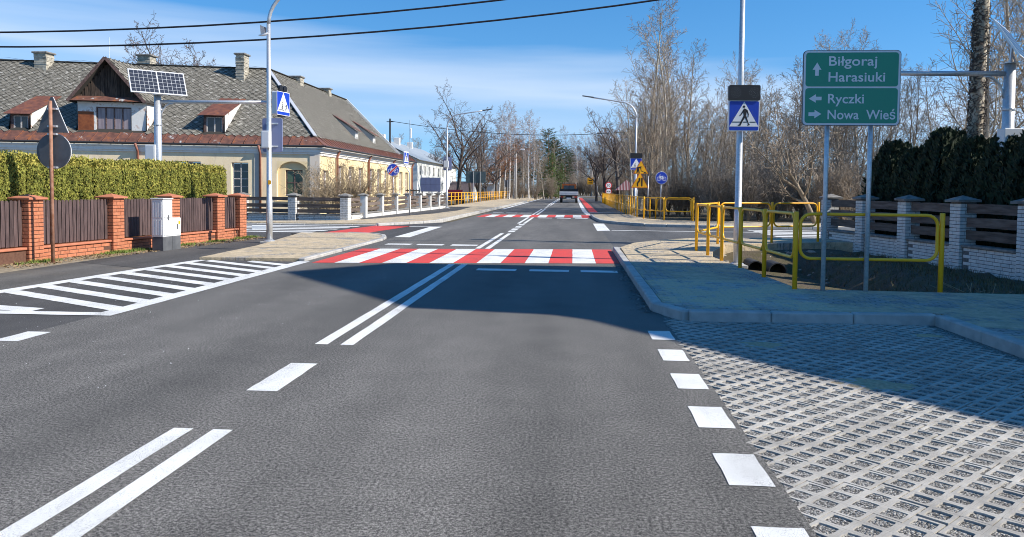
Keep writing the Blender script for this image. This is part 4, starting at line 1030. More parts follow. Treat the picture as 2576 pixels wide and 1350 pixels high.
# sign with flashers at the arm's end
hs_ = AT(712,231,mY+.45).z-AT(712,290,mY+.45).z
sg = thing('crossing_sign', 'blue pedestrian and bicycle crossing sign hung from the solar mast arm', 'road sign', (AT(711,290,mY+.45).x, mY+.45, AT(711,290,mY+.45).z), R(79))
obj('sign_plate', plate(rpoly(-hs_/2,hs_/2,0,hs_,.06), -.03, .16, None).mesh('sign_plate', mt_sgrey), sg); d6_face(sg, hs_, 0, True)
for s in (-.11,.11):
    obj('flasher', MB().lathe([(.10,0),(.11,.1)], n=14).mesh('flasher', mt_black), sg, (s*1.2,.06,hs_+.12)).rotation_euler = (R(90),0,0)
obj('bottom_light', MB().cbox(-.2,.2,-.0,.1,-.06,-.003,.02).mesh('bottom_light', mt_black), sg)
rY = 18.6; rp_ = AT(2538,250,rY)
m2 = solar_mast('galvanised mast with tilted solar panel and arm above the dark thuja hedge', rp_.x, rY, 0, AT(2545,160,rY).z, (AT(2250,184,rY+.2).x-rp_.x, .2, 0), R(-37), False)
bx = thing('battery_box', 'pale battery box on the solar mast behind the dark thuja hedge', 'box', (rp_.x,rY,AT(2530,360,rY).z)); obj('housing', MB().cbox(-.17,.25,-.2,.14,-.4,AT(2530,324,rY).z-bx.location.z,.015).mesh('housing', mt_cabw), bx)

# ================================================================== CABINET
t = thing('utility_cabinet', 'light grey stepped utility cabinet on a dark base before the red brick fence', 'cabinet', (-9.86,17.72,0), frz*1.0)
def cab(y0, y1, h, nm):
    bb = obj(nm+'_base', MB().cbox(-.15,.15,y0,y1,-.05,.33,.01).mesh(nm+'_base', mt_cabb), t); o = obj(nm, MB().cbox(-.155,.155,y0-.004,y1+.004,.333,h,.012).mesh(nm, mt_cabw), t)
    obj('door', MB().cbox(.158,.166,y0+.03,y1-.03,.37 if h < .9 else .80,h-.06,.004).mesh('door', mt_cabw), o); obj('lock', MB().cbox(.1685,.18,(y0+y1)/2-.02,(y0+y1)/2+.02,h*.5+.12,h*.5+.24,.004).mesh('lock', mt_cabb), o)
    return o
o = cab(.0, .36, 1.23, 'tall_housing'); cab(.37, .70, .78, 'low_housing')
obj('door', MB().cbox(.158,.166,.03,.33,.37,.76,.004).mesh('door', mt_cabw), o)
for k in range(4):
    for z0, z1 in ((.80,1.17),(.38,.75)): obj('louvre', MB().cbox(-.12+k*.065,-.08+k*.065,-.014,-.0065,z0,z1,.003).mesh('louvre', mt_sgrey), o)
obj('lid', MB().cbox(-.175,.175,-.02,.38,1.233,1.262,.01).mesh('lid', mt_cabw), o); obj('sticker', MB().box(.1685,.1695,.58,.65,.62,.70).mesh('sticker', mt_syel), t)

# ================================================================== DITCH THINGS
for k, (px, py) in enumerate((((2300+1160*.2222)*.74322, (700+955*.2222)*.74322), ((2300+1490*.2222)*.74322, (700+985*.2222)*.74322))):
    p = AT(px, py, 20.3); ro, ri = .235, .205; mb = MB(); n = 24
    for j in range(n):
        a, b_ = 2*math.pi*j/n, 2*math.pi*(j+1)/n
        q = lambda r, an, y: (p.x+r*math.cos(an), y, p.z+r*math.sin(an))
        mb.quad(q(ro,a,20.25),q(ro,b_,20.25),q(ri,b_,20.25),q(ri,a,20.25)); mb.quad(q(ro,a,20.25),q(ro,a,23),q(ro,b_,23),q(ro,b_,20.25)); mb.quad(q(ri,b_,20.25),q(ri,b_,23),q(ri,a,23),q(ri,a,20.25))
    single('culvert_pipe', mb, mt_pipeb, 'black culvert pipe end opening into the ditch below the railing', 'pipe', (p.x,20.25,p.z-ro), 'culvert pipes', True)
# rubble and dry branches in the ditch
rg = random.Random(11)
def rock(mb, c, r):
    n = 7; vs = []
    for zi, rr_ in ((-.6,.7),(.0,1.),(.55,.6)):
        for j in range(n):
            a = 2*math.pi*j/n+rg.random()*.4; q = r*rr_*rg.uniform(.75,1.2); vs.append((c[0]+q*math.cos(a), c[1]+q*math.sin(a)*.8, c[2]+zi*r*.7))
    fs = [tuple(range(n))[::-1], tuple(range(2*n,3*n))]
    for i in range(2):
        for j in range(n): fs.append((i*n+j, i*n+(j+1)%n, (i+1)*n+(j+1)%n, (i+1)*n+j))
    mb.add(vs, fs)
mb = MB()
for k in range(60):
    x, y = rg.uniform(3.4,7.2), rg.uniform(18.6,21.6); rock(mb, (x,y,ditch_z(x,y)+.0), rg.uniform(.03,.13))
o = struct('rubble', mb, mt_stone, kind='stuff'); o['label'] = 'broken concrete rubble and earth round the culvert pipes'; o['category'] = 'rubble'
mb = MB()
for k in range(34):
    c = Vector((6.35+rg.uniform(-.5,.5), 12.9+rg.uniform(-.25,.25), ditch_z(6.35,12.9)+.05+rg.random()*.2)); a = rg.uniform(0,6.28); l = rg.uniform(.3,.9)
    d = Vector((math.cos(a)*l, math.sin(a)*l*.4, rg.uniform(.05,.45))); m_ = c+d*.5+Vector((rg.uniform(-.05,.05),0,rg.uniform(-.05,.05))); mb.tube([c,m_,c+d], [.011,.008,.004], 4)
single('branch_pile', mb, mt_shrub, 'heap of dry grey twigs lying on the shaded ditch bank', 'branches', (6.35,12.9,ditch_z(6.35,12.9)))
# ground cover: grass blades in the ditch, weeds and dead leaves on the verges
def blades(name, label, n, fn, mat, lo, hi, wid=.006, flatk=.5):
    mb = MB(); rgb = random.Random(n)
    for k in range(n):
        x, y, z = fn(rgb); a = rgb.uniform(0,6.28); h = rgb.uniform(lo,hi); l = Vector((math.cos(a),math.sin(a),0))*h*flatk*rgb.uniform(.4,1.4); s = Vector((-math.sin(a),math.cos(a),0))*wid
        p = Vector((x,y,z-.01)); mb.add([p-s,p+s,p+l+Vector((0,0,h))], [(0,1,2)])
    o = struct(name, mb, mat, kind='stuff'); o['label'] = label; o['category'] = 'grass'; return o
def f_d(r):
    x, y = r.uniform(4.2,8.6), r.uniform(12.1,21.0); return x, y, ditch_z(x,y)
blades('grass', 'dull winter grass on the shaded ditch bank', 9000, f_d, mt_grass, .05, .16, .006, .9)
def f_v(r):
    y = r.uniform(13.5,23.2); x = -10.98+(y-14.45)*.10+r.random()**1.5*.75+.16; 
    if abs(y-15.2) < .3 and r.random() < .5: y += 1
    return x, y, .0
def f_vg(r):
    c = r.choice((14.7,16.9,17.6,17.0,19.6,21.0,22.4,22.9)); y = c+r.gauss(0,.25); x = -10.9+(y-14.45)*.10+abs(r.gauss(0,.14))+.14; return x, y, .0
blades('weeds', 'fresh green weeds at the foot of the red brick fence', 2600, f_vg, mt_grassg, .03, .10, .010, .9)
def leaves(name, label, n, fn, mat, s0, s1):
    mb = MB(); r = random.Random(n+5)
    for k in range(n):
        x, y, z = fn(r); s = r.uniform(s0,s1); a = r.uniform(0,6.28); u = Vector((math.cos(a),math.sin(a),r.uniform(-.4,.4)))*s; v = Vector((-math.sin(a),math.cos(a),r.uniform(-.4,.4)))*s*.6; p = Vector((x,y,z+.012)); mb.add([p-u,p-v,p+u,p+v], [(0,1,2,3)])
    o = struct(name, mb, mat, kind='stuff'); o['label'] = label; o['category'] = 'leaves'
leaves('dead_leaves', 'dry fallen leaves along the foot of the red brick fence', 2600, f_v, mt_leaf, .015, .045)
def f_g(r): return r.uniform(-8.2,-3.2), 5.5+r.random()**.7*10, .001
leaves('paint_grit', 'white paint grit scattered over the asphalt by the hatching', 700, f_g, mt_swhite, .003, .010)
def f_r(r): return 1.02-abs(r.gauss(0,.10)), r.uniform(9.8,16), .002
leaves('gutter_debris', 'gritty debris in the gutter along the near right kerb', 500, f_r, mt_gravel, .008, .03)
# ================================================================== OLD BUILDING
TA = math.tan(R(14)); NF = Vector((math.sin(R(14)), -math.cos(R(14)), 0)); CX, CY = -15.0, 44.9
def FY(x, t): return CY+t+(x-CX)*TA                       # front-parallel line at depth t
def FP(px, py, t):                                        # pixel -> (x, z) on the front plane at depth t
    p = ONP(px, py, (CX,CY+t,0), NF); return p.x, p.z
RZ = lambda t: 4.55+(t-.35)*.832                          # height of the front slope
bd = thing('old_building', 'long old ochre building with mossy slate roof, dormers and rusty eaves', 'building', (CX,CY,0))
OB = Vector((CX,CY,0))
def bpart(name, mb, mats, parent=bd, smooth=False, kind=None): return obj(name, mb.mesh(name, mats, smooth, OB), parent, kind=kind)
def wall_grid(f, s0, s1, z0, z1, ops, depth, mb=None):
    mb = mb or MB(); ss = sorted({s0,s1,*[o[0] for o in ops],*[o[1] for o in ops]}); zs = sorted({z0,z1,*[o[2] for o in ops],*[o[3] for o in ops]})
    for a, b in zip(ss, ss[1:]):
        for c, d in zip(zs, zs[1:]):
            m_ = ((a+b)/2, (c+d)/2)
            if any(o[0] < m_[0] < o[1] and o[2] < m_[1] < o[3] for o in ops): continue
            mb.quad(f(a,0,c), f(b,0,c), f(b,0,d), f(a,0,d))
    for o in ops:
        a, b, c, d = o[:4]; q = depth
        mb.quad(f(a,0,c),f(a,q,c),f(a,q,d),f(a,0,d)); mb.quad(f(b,q,c),f(b,0,c),f(b,0,d),f(b,q,d)); mb.quad(f(a,0,d),f(b,0,d),f(b,q,d),f(a,q,d)); mb.quad(f(a,q,c),f(b,q,c),f(b,0,c),f(a,0,c))
    return mb
def fbox(mb, f, a, b, d0, d1, c, d, mi=0):
    return mb.hexa([f(a,d0,c),f(b,d0,c),f(b,d1,c),f(a,d1,c),f(a,d0,d),f(b,d0,d),f(b,d1,d),f(a,d1,d)], mi)
def window(f, a, b, c, d, dep, cols, rows, fm, parent, off, gm=None, fw=.055, bar=.03, sillm=None, midrail=None):
    """casement: outer frame, mullions and one pane per light"""
    mb = MB(); fbox(mb,f,a,b,dep,dep+.07,c,c+fw); fbox(mb,f,a,b,dep,dep+.07,d-fw,d); fbox(mb,f,a,a+fw,dep,dep+.07,c+fw,d-fw); fbox(mb,f,b-fw,b,dep,dep+.07,c+fw,d-fw)
    A, B2, C2, D2 = a+fw, b-fw, c+fw, d-fw; cw, rh = (B2-A)/cols, (D2-C2)/rows
    for i in range(1, cols): fbox(mb,f,A+i*cw-bar,A+i*cw+bar,dep+.002,dep+.066,C2,D2)
    for j in range(1, rows):
        w_ = bar if (midrail is not None and j == midrail) else bar*.55
        fbox(mb,f,A,B2,dep+.012,dep+.055,C2+j*rh-w_,C2+j*rh+w_)
    me = mb.mesh('window', fm, off=off); o = obj('window', me, parent)
    for i in range(cols):
        for j in range(rows):
            mb = MB(); x0, x1, z0, z1 = A+i*cw+bar*.6, A+(i+1)*cw-bar*.6, C2+j*rh+bar*.4, C2+(j+1)*rh-bar*.4; mb.quad(f(x0,dep+.03,z0),f(x1,dep+.03,z0),f(x1,dep+.034,z1),f(x0,dep+.034,z1)); obj('pane', mb.mesh('pane', gm or mt_glass, off=off), o)
    return o
ff = lambda s, d, z: (s, FY(s,d), z)                       # front facade, s = world x
fr_ = lambda s, d, z: (CX-d, s, z)                         # right facade, s = world y
x0, z1 = FP(582,408,0); x1, z0 = FP(625,490,0); W1 = (x0,x1,z0,z1)
x0, z1 = FP(441,405,0); x1, _ = FP(505,405,0); W2 = (x0,x1,W1[2],z1)
xa, zt_ = FP(696,405,0); xb, _ = FP(776,405,0); _, zsp = FP(736,437,0); NI = (xa,xb,.75,zt_)
xw0, zw1 = FP(718,427,.2); xw1, zw0 = FP(761,491,.2)
ops = [W1, W2]+[(W2[0]-4.1*k-1.6*0, W2[0]-4.1*k+1.3, W1[2], W1[3]) for k in (1,2,3,4)]+[NI]
bpart('front_wall', wall_grid(ff, -52, CX, -.1, 3.5, ops, .22), mt_fplast)
for o in ops[:-1]:
    wide = (o[1]-o[0]) > 1.35
    window(ff, *o, .16, 3 if wide else 2, 4, mt_frame, bd, OB, midrail=2)
    bpart('window_sill', fbox(MB(),ff,o[0]-.12,o[1]+.12,-.09,.0,o[2]-.09,o[2]-.003), mt_plast)
# arched niche with its own window
mb = MB(); n = 14; cxn = (xa+xb)/2; ra = (xb-xa)/2; rz_ = zt_-zsp
arc = [(cxn+ra*math.cos(math.pi*k/n), zsp+rz_*math.sin(math.pi*k/n)) for k in range(n+1)]
for (p, q) in zip(arc, arc[1:]):
    mb.quad(ff(q[0],0,q[1]), ff(p[0],0,p[1]), ff(p[0],0,zt_+.0005), ff(q[0],0,zt_+.0005)); mb.quad(ff(p[0],0,p[1]), ff(q[0],0,q[1]), ff(q[0],.22,q[1]), ff(p[0],.22,p[1]))
bpart('arch_moulding', mb, mt_plast)
fn = lambda s, d, z: ff(s,d+.21,z)
bpart('niche_wall', wall_grid(fn, xa-.05, xb+.05, .7, zt_+.1, [(xw0,xw1,zw0,zw1)], .15), mt_plast)
mt_greenglass = M('green_tinted_glass', (.04,.07,.045), (.09,.13,.08), 2, .12)
window(fn, xw0, xw1, zw0, zw1, .08, 2, 2, mt_dframe, bd, OB, gm=mt_greenglass, midrail=1)
bpart('window_sill', fbox(MB(),ff,xa-.1,xb+.1,-.06,.2,.70,.748), mt_plast)
# shadow band in grey plaster, corner_pilaster, cornice, string course
xp0, _ = FP(640,430,-.04); xp1, _ = FP(656,430,-.04)
bpart('wall_shadow_strip', fbox(MB(),ff,xp0,xp1,-.06,-.003,-.1,3.5), mt_pplast)  # grey strip stands in for the shadow of the projecting arch bay
bpart('corner_pilaster', fbox(MB(),ff,-15.5,CX+.05,-.06,-.003,-.1,3.5), mt_pplast)
mb = MB(); fbox(mb,ff,-52,CX+.06,-.06,.1,3.502,3.60); fbox(mb,ff,-52,CX+.10,-.12,.1,3.603,3.80); fbox(mb,ff,-52,CX+.24,-.18,.1,3.803,3.95); bpart('front_cornice', mb, mt_cornice)
mb = MB(); fbox(mb,fr_,CY-.05,71.3,-.06,.1,3.45,3.60); fbox(mb,fr_,CY-.10,71.3,-.12,.1,3.603,3.80); fbox(mb,fr_,CY-.20,71.3,-.26,.1,3.803,3.95); bpart('side_cornice', mb, mt_cornice)
# right facade
wy = [49.2,51.6,54.0,57.0,59.2,61.5,64.4,66.8,69.2]; opr = [(y-.62,y+.62,1.07,2.98) for y in wy]+[(45.7,46.7,1.07,2.6)]
bpart('side_wall', wall_grid(lambda s,d,z: fr_(s,d,z), CY, 71.2, -.1, 3.46, opr, .24), mt_plast)
for o in opr: window(fr_, *o, .18, 2, 3, mt_wframe, bd, OB, gm=mt_curtain, midrail=2)
for o in opr: bpart('window_sill', fbox(MB(),fr_,o[0]-.08,o[1]+.08,-.07,0,o[2]-.08,o[2]-.003), mt_plast)
bpart('far_wall', MB().quad((CX,71.2,-.1),(CX-12,71.2,-.1),(CX-12,71.2,3.5),(CX,71.2,3.5)), mt_plast)
for y in (48.1,55.7,63.3,70.9): bpart('downpipe', MB().tube([(CX+.12,y,0),(CX+.12,y,3.5),(CX+.3,y,3.9)], .075, 8), mt_pipe, smooth=True)
xd, _ = FP(655,430,-.1); bpart('downpipe', MB().tube([(xd,FY(xd,-.12),0),(xd,FY(xd,-.12),3.5),(xd,FY(xd,-.4),3.95)], .07, 8), mt_pipe, smooth=True)
xd, _ = FP(347,383,-.1); bpart('downpipe', MB().tube([(xd,FY(xd,-.12),0),(xd,FY(xd,-.12),3.5),(xd,FY(xd,-.4),3.95)], .07, 8), mt_pipe, smooth=True)
# roof planes
rf2 = obj('roof', None, None) if False else None
RX, RYc = -20.0, None
E0 = Vector((-14.62, FY(-14.62,-.28), 4.02)); S0 = Vector((-15.35, FY(-15.35,.35), 4.55)); K0 = Vector((RX, FY(RX,6.0), 9.25))
XL = -52.
mb = MB()
mb.quad((XL,FY(XL,.35),4.55), S0, K0, (XL,FY(XL,6.0),9.25))
mb.quad(S0, (-15.35,67,4.55), (RX,67,9.25), K0)
mb.quad((RX,67,9.25), (-24.65,67,4.55), (-24.65,60,4.55), (RX,60,9.25)); mb.quad((XL,FY(XL,6.0),9.25), (RX,FY(RX,6),9.25), (RX,FY(RX,11.6),4.55), (XL,FY(XL,11.6),4.55))
mb.quad((RX,FY(RX,6),9.25), (RX,61,9.25), (-24.6,61,4.6), (-24.6,FY(-24.6,11),4.6))
roofp = bpart('roof', mb, mt_slate_dark)
bpart('gable_wall', MB().add([(-15.35,66.95,4.5),(RX,66.95,9.2),(-24.65,66.95,4.5)], [(0,1,2)]), mt_wallg)
bpart('verge_board', MB().bar((-15.2,67.03,4.5),(RX,67.03,9.3),.10,.22), mt_cornice)
bpart('hip_capping', MB().bar(S0+Vector((.05,-.05,.06)), K0+Vector((0,0,.06)), .22, .05), mt_alu)
bpart('ridge_capping', MB().bar((XL,FY(XL,6),9.28), tuple(K0+Vector((0,0,.03))), .26, .05).bar(K0+Vector((0,0,.03)), (RX,67,9.28), .26, .05), mt_slate_dark)
def tiler(O, ex, ey, inside, ulen, vlen, d=.42, seed=0):
    """lozenge slates on a plane, lowest corner lifted"""
    rg = random.Random(seed); n = ex.cross(ey).normalized(); out_ = []
    rows = int(vlen/(d/2)); cols = int(ulen/d)
    for k in range(rows+1):
        for i in range(cols+1):
            u, v = (i+(.5 if k % 2 else 0))*d, k*d/2+.1
            if inside(u, v): out_.append((O+ex*u+ey*v, rg.random()))
    return out_, n
def slate_verts(c, ex, ey, n, d, rg):
    h = d*.487; l = .030+rg.uniform(-.012,.012)
    return [c+ey*-h+n*(l+.012), c+ex*h+n*(.018+rg.uniform(-.007,.007)), c+ey*h+n*.004, c-ex*h+n*(.018+rg.uniform(-.007,.007))]
def slates(O, ex, ey, inside, ulen, vlen, keep, name_parent, seed, d=.44):
    cs, n = tiler(O, ex, ey, inside, ulen, vlen, d, seed); rg = random.Random(seed); mb = MB(); kept = []
    cs.sort(key=lambda c: keep(c[0]))
    k = 0
    base = None
    for c, r_ in cs:
        if keep(c) < 1e8 and k < 300:
            k += 1; kept.append(c)
        else: mb.add(slate_verts(c, ex, ey, n, d, rg), [(0,1,2,3)])
    if kept:
        vars_ = []
        for q in range(6):
            m1_ = MB(); v4 = slate_verts(Vector((0,0,0)), ex, ey, n, d, rg); m1_.add(v4, [(0,1,2,3)]); vars_.append(m1_.mesh('slate', mt_slate))
        for i, c in enumerate(kept): obj('slate', vars_[i % 6], name_parent, tuple(c-OB))
    if mb.v: bpart('slates', mb, mt_slate, name_parent, kind='stuff')
exF = Vector((1,TA,0)).normalized(); eyF = Vector((0,5.65,4.7)).normalized(); eyF = (eyF-exF*eyF.dot(exF)).normalized()
OF = Vector((-50., FY(-50.,.35), 4.55)); HL = (K0-S0)
def inF(u, v):
    p = OF+exF*u+eyF*v; 
    if v < .1 or p.z > 9.22: return False
    lim = S0.x+(p.z-S0.z)/(K0.z-S0.z)*(K0.x-S0.x)-.1
    if p.x > lim: return False
    if -34.5 > p.x: return p.x > -50
    return not in_dorm(p)
# dormer frames (front planes a little way up the slope)
tD = .55
def D2(px, py, t=tD): return FP(px, py, t)
bgL, bgB = D2(196,334); bgR, bgT = D2(369,259); apx, apz = D2(275,146); eLx, eLz = D2(181,254); eRx, eRz = D2(375,260); eZ = (eLz+eRz)/2
sh = []
for (fl, fr2, ftop, fbot, tlx, trx, ty, blx, brx) in ((512,566,288,337,544,607,234,503,568),(26,78,284,331,75,141,228,13,78)):
    a, zt2 = D2(fl,ftop); b, zb2 = D2(fr2,fbot); sh.append((a,b,zb2,zt2))
def in_dorm(p):
    if bgL < p.x < bgR and p.z < eZ: return True
    if p.z >= eZ:
        hw = (apz-p.z)/(apz-eZ)*(eRx-eLx)/2
        if abs(p.x-apx) < hw-.1: return True
    for a, b, c, d in sh:
        if a < p.x < b and p.z < d-.1: return True
    return False
def keepF(c):
    return abs(c.x+22.3)+abs(c.z-5.6)*1.0 if -25.5 < c.x < -15 else 1e9
slates(OF, exF, eyF, inF, 36., 7.4, keepF, roofp, 5)
exR = Vector((0,1,0)); eyR = Vector((-4.65,0,4.7)).normalized(); OR_ = Vector((-15.35, 45.0, 4.55))
def inR(u, v):
    p = OR_+exR*u+eyR*v
    if v < .1 or p.z > 9.22 or p.y > 66.9: return False
    return p.y > S0.y+(p.z-S0.z)/(K0.z-S0.z)*(K0.y-S0.y)+.1
slates(OR_, exR, eyR, inR, 22.5, 6.6, lambda c: 1e9, roofp, 6)
# rusty sheet skirt with standing seams
def sheet(P, parent, mat, nm='metal_sheet'):
    mb = MB(); n = (Vector(P[1])-Vector(P[0])).cross(Vector(P[3])-Vector(P[0])).normalized()*.012
    mb.hexa([tuple(Vector(p)-n) for p in P]+[tuple(Vector(p)+n*random.uniform(.6,1.2)) for p in P]); return bpart(nm, mb, mat, parent)
x = S0.x
k = 0
while x > -36:
    x2 = x-.62*random.uniform(.95,1.05); k += 1
    lo = lambda q: (q+.9*((q-S0.x+6)/6 if q > S0.x-.7 else 0)*0, FY(q,-.6), 4.02)
    a, b = (x, x2)
    P = [(b,FY(b,-.24),4.02),(a if k > 1 else E0.x,FY(a if k > 1 else E0.x,-.24),4.02),(a,FY(a,.40),4.58),(b,FY(b,.40),4.58)]
    sheet(P, bd, mt_rust)
    bpart('standing_seam', MB().bar((b,FY(b,-.30),4.045),(b,FY(b,.40),4.605),.02,.04), mt_rust2)
    x = x2
y = S0.y; k = 0
while y < 71.5:
    y2 = y+.66; k += 1
    P = [(E0.x,(E0.y if k == 1 else y),4.02),(E0.x,y2,4.02),(S0.x-.05,y2,4.58),(S0.x-.05,y,4.58)]; sheet(P, bd, mt_rust)
    bpart('standing_seam', MB().bar((E0.x,y2,4.045),(S0.x,y2,4.605),.02,.04), mt_rust2); y = y2
sheet([(S0.x,67,4.58),(S0.x,71.5,4.3),(-24,71.5,4.3),(-24,67,5.2)], bd, mt_rust)
bpart('gutter', MB().tube([(-52,FY(-52,-.30),3.97),(E0.x,FY(E0.x,-.30),3.97)], .06, 8), mt_dark); bpart('gutter', MB().tube([(E0.x+.07,E0.y,3.97),(E0.x+.07,71.5,3.97)], .06, 8), mt_dark)
# --- big gabled dormer
g0 = tD; fD = lambda s, d, z: (s, FY(s,g0)+d, z)
def rt(z): return (z-4.55)/.832+.35           # depth where the main slope reaches height z
dm = bpart('gable_dormer', wall_grid(fD, bgL, bgR, bgB-.1, bgT, [(D2(241,300)[0], D2(331,300)[0], D2(285,331)[1], D2(285,269)[1])], .15), mt_peel)
wx0, wx1, wz0, wz1 = D2(241,300)[0], D2(331,300)[0], D2(285,331)[1], D2(285,269)[1]
window(fD, wx0, wx1, wz0, wz1, .06, 4, 1, mt_dframe, dm, OB, gm=mt_curtain)
mt_rustp = rust_m('rust_red_panel', (.13,.035,.015), (.25,.075,.025), (.40,.16,.05), .66)
rx1, rz1 = D2(236,280); bpart('rust_panel', fbox(MB(),fD,bgL+.03,rx1,-.02,-.003,bgB,rz1), mt_rustp, dm)
tb_ = rt(bgT)-g0
mb = MB()
for xx in (bgL, bgR): mb.add([fD(xx,0,bgB-.1),fD(xx,rt(bgB-.1)-g0+.2,bgB-.1),fD(xx,tb_+.3,bgT),fD(xx,0,bgT)], [(0,1,2,3)])
bpart('dormer_cheek', mb, mt_peel, dm)
ov = -.42
mb = MB()
for (ex_, ez_), s in (((eLx,eZ),-1), ((eRx,eZ),1)):
    P = [fD(ex_,ov,ez_), fD(apx,ov,apz), fD(apx,rt(apz)-g0+.2,apz), fD(ex_,rt(ez_)-g0+.2,ez_)]
    if s > 0: P = P[::-1]
    mb.add(P, [(0,1,2,3)]); mb.add([(p[0],p[1],p[2]-.05) for p in P], [(3,2,1,0)])
dr = bpart('dormer_roof', mb, mt_slate_dark, dm)
# slates on the right dormer slope, as seen
for s, (ex_, ez_) in ((1,(eRx,eZ)), (-1,(eLx,eZ))):
    exd = Vector((0,s*1.,0)); a = Vector(fD(ex_,ov,ez_)); up = (Vector(fD(apx,ov,apz))-a); eyd = (up-exd*up.dot(exd)).normalized(); vl = up.length
    O_ = a if s > 0 else a+Vector((0,9,0))
    def ind(u, v, O_=O_, exd=exd, eyd=eyd, vl=vl):
        p = O_+exd*u+eyd*v; t_ = p.y-FY(p.x,0); return .1 < v < vl-.12 and t_ > g0+ov+.15 and p.z > RZ(t_)-.05
    cs, n = tiler(O_, exd, eyd, ind, 9, vl, .42, 9); mb = MB(); rg = random.Random(4)
    if n.z < 0: n = -n
    for c, _ in cs: mb.add(slate_verts(c, exd, eyd, n, .42, rg), [(0,1,2,3)])
    if mb.v: obj('slates', mb.mesh('slates', mt_slate, off=OB), dm, kind='stuff')
for ex_ in (eLx, eRx): bpart('barge_board', MB().bar(fD(ex_,ov-.02,eZ-.02), fD(apx,ov-.02,apz-.02), .05, .16), mt_dframe, dm)
# weathered planks closing the gable
npl = 22; wpl = (eRx-eLx-.3)/npl
for i in range(npl):
    xc = eLx+.15+(i+.5)*wpl; top = apz-.12-abs(xc-apx)*(apz-eZ)/((eRx-eLx)/2)
    if top < bgT+.32: continue
    bpart('gable_plank', fbox(MB(),fD,xc-wpl*.47,xc+wpl*.47,random.uniform(.0,.03),.06,bgT+.2,top), mt_oldwood, dm)
P = [fD(eLx+.1,ov,bgT+.02),fD(eRx-.1,ov,bgT+.02),fD(eRx-.3,.02,bgT+.32),fD(eLx+.3,.02,bgT+.32)]; sheet(P, dm, mt_rust, 'pent_sheet')
# --- shed dormers
for a, b, c, d in sh:
    s_ = bpart('shed_dormer', wall_grid(fD, a, b, c-.1, d, [(a+.14,b-.14,c+.06,d-.12)], .1), mt_dframe)
    window(fD, a+.14, b-.14, c+.06, d-.12, .03, 2, 1, mt_frame, s_, OB)
    zr = d+1.3; tr = rt(zr)-g0
    mb = MB()
    for xx in (a+.003, b-.003): mb.add([fD(xx,0,c-.1),fD(xx,rt(c-.1)-g0+.15,c-.1),fD(xx,tr,zr-.05),fD(xx,0,d)], [(0,1,2,3)])
    bpart('dormer_cheek', mb, mt_peel, s_)
    n3 = 3; A_, B2 = a-.2, b+.12
    for i in range(n3):
        u0, u1 = A_+(B2-A_)*i/n3, A_+(B2-A_)*(i+1)/n3
        sheet([fD(u0,-.3,d-.05),fD(u1-.01,-.3,d-.05),fD(u1-.01,tr+.1,zr+.03),fD(u0,tr+.1,zr+.03)], s_, mt_rust2)
# small dormers on the right slope
for ya, z_ in ((56.2,5.15),(61.2,5.15)):
    xw = -15.35-(z_-4.55)/4.7*4.65; s_ = bpart('small_dormer', MB().box(xw-.35,xw+.02,ya-.35,ya+.35,z_-.35,z_+.55), mt_cornice)
    window(lambda s, d, z: (xw+.022-d, s, z), ya-.24, ya+.24, z_-.15, z_+.45, -.03, 2, 1, mt_wframe, s_, OB, fw=.04)
    zr = z_+1.7; xr = -15.35-(zr-4.55)/4.7*4.65
    sheet([(xw+.3,ya-.5,z_+.55),(xw+.3,ya+.5,z_+.55),(xr,ya+.5,zr+.03),(xr,ya-.5,zr+.03)], s_, mt_rust)
    bpart('dormer_cheek', MB().add([(xw,ya-.42,z_-.3),(xw,ya-.42,z_+.55),(xr,ya-.42,zr-.02)], [(0,1,2)]).add([(xw,ya+.42,z_-.3),(xw,ya+.42,z_+.55),(xr,ya+.42,zr-.02)], [(0,1,2)]), mt_wallg, s_)
# chimneys laid in uneven courses
def chimney(px, py0, py1, pw, t, mat, y=None, cap=True):
    if y is None:
        a, zt2 = FP(px-pw/2,py0,t); b, _ = FP(px+pw/2,py0,t); _, zb2 = FP(px,py1,t); X0, X1, Y0, Y1 = a, b, FY((a+b)/2,t), FY((a+b)/2,t)+.75
    else:
        X0, X1, Y0, Y1, zb2, zt2 = y
    mb = MB(); z = zb2-.6; rg = random.Random(int(px))
    while z < zt2-.12:
        h = .085; j = .025; mb.cbox(X0+rg.uniform(-j,j),X1+rg.uniform(-j,j),Y0+rg.uniform(-j,j),Y1+rg.uniform(-j,j),z,z+h*.97,.012); z += h
    o = bpart('chimney', mb, mat); bpart('chimney_cap', MB().cbox(X0-.09,X1+.09,Y0-.09,Y1+.09,zt2-.11,zt2,.03), mt_wcap, o); return o
chimney(100,128,178,38,5.3,mt_chim); chimney(361,135,168,38,6.6,mt_chim); chimney(603,132,204,24,4.9,mt_chim)
chimney(735,0,0,0,0,mt_chim,(-20.5,-19.6,54.6,55.3,9.0,9.55)); chimney(787,0,0,0,0,mt_chim,(-20.4,-19.6,61.2,61.8,9.0,9.55))
bpart('lightning_rod', MB().tube([fD(apx,0,apz),fD(apx,0,apz+1.2)], .015, 5), mt_galv)
mb = MB()
for k in range(30): mb.tube([(-50+k,FY(-50+k,6),9.3+.12*(k%2)),(-49+k,FY(-49+k,6),9.42-.12*(k%2))], .008, 3, cap=False)
bpart('lightning_wire', mb, mt_dark)

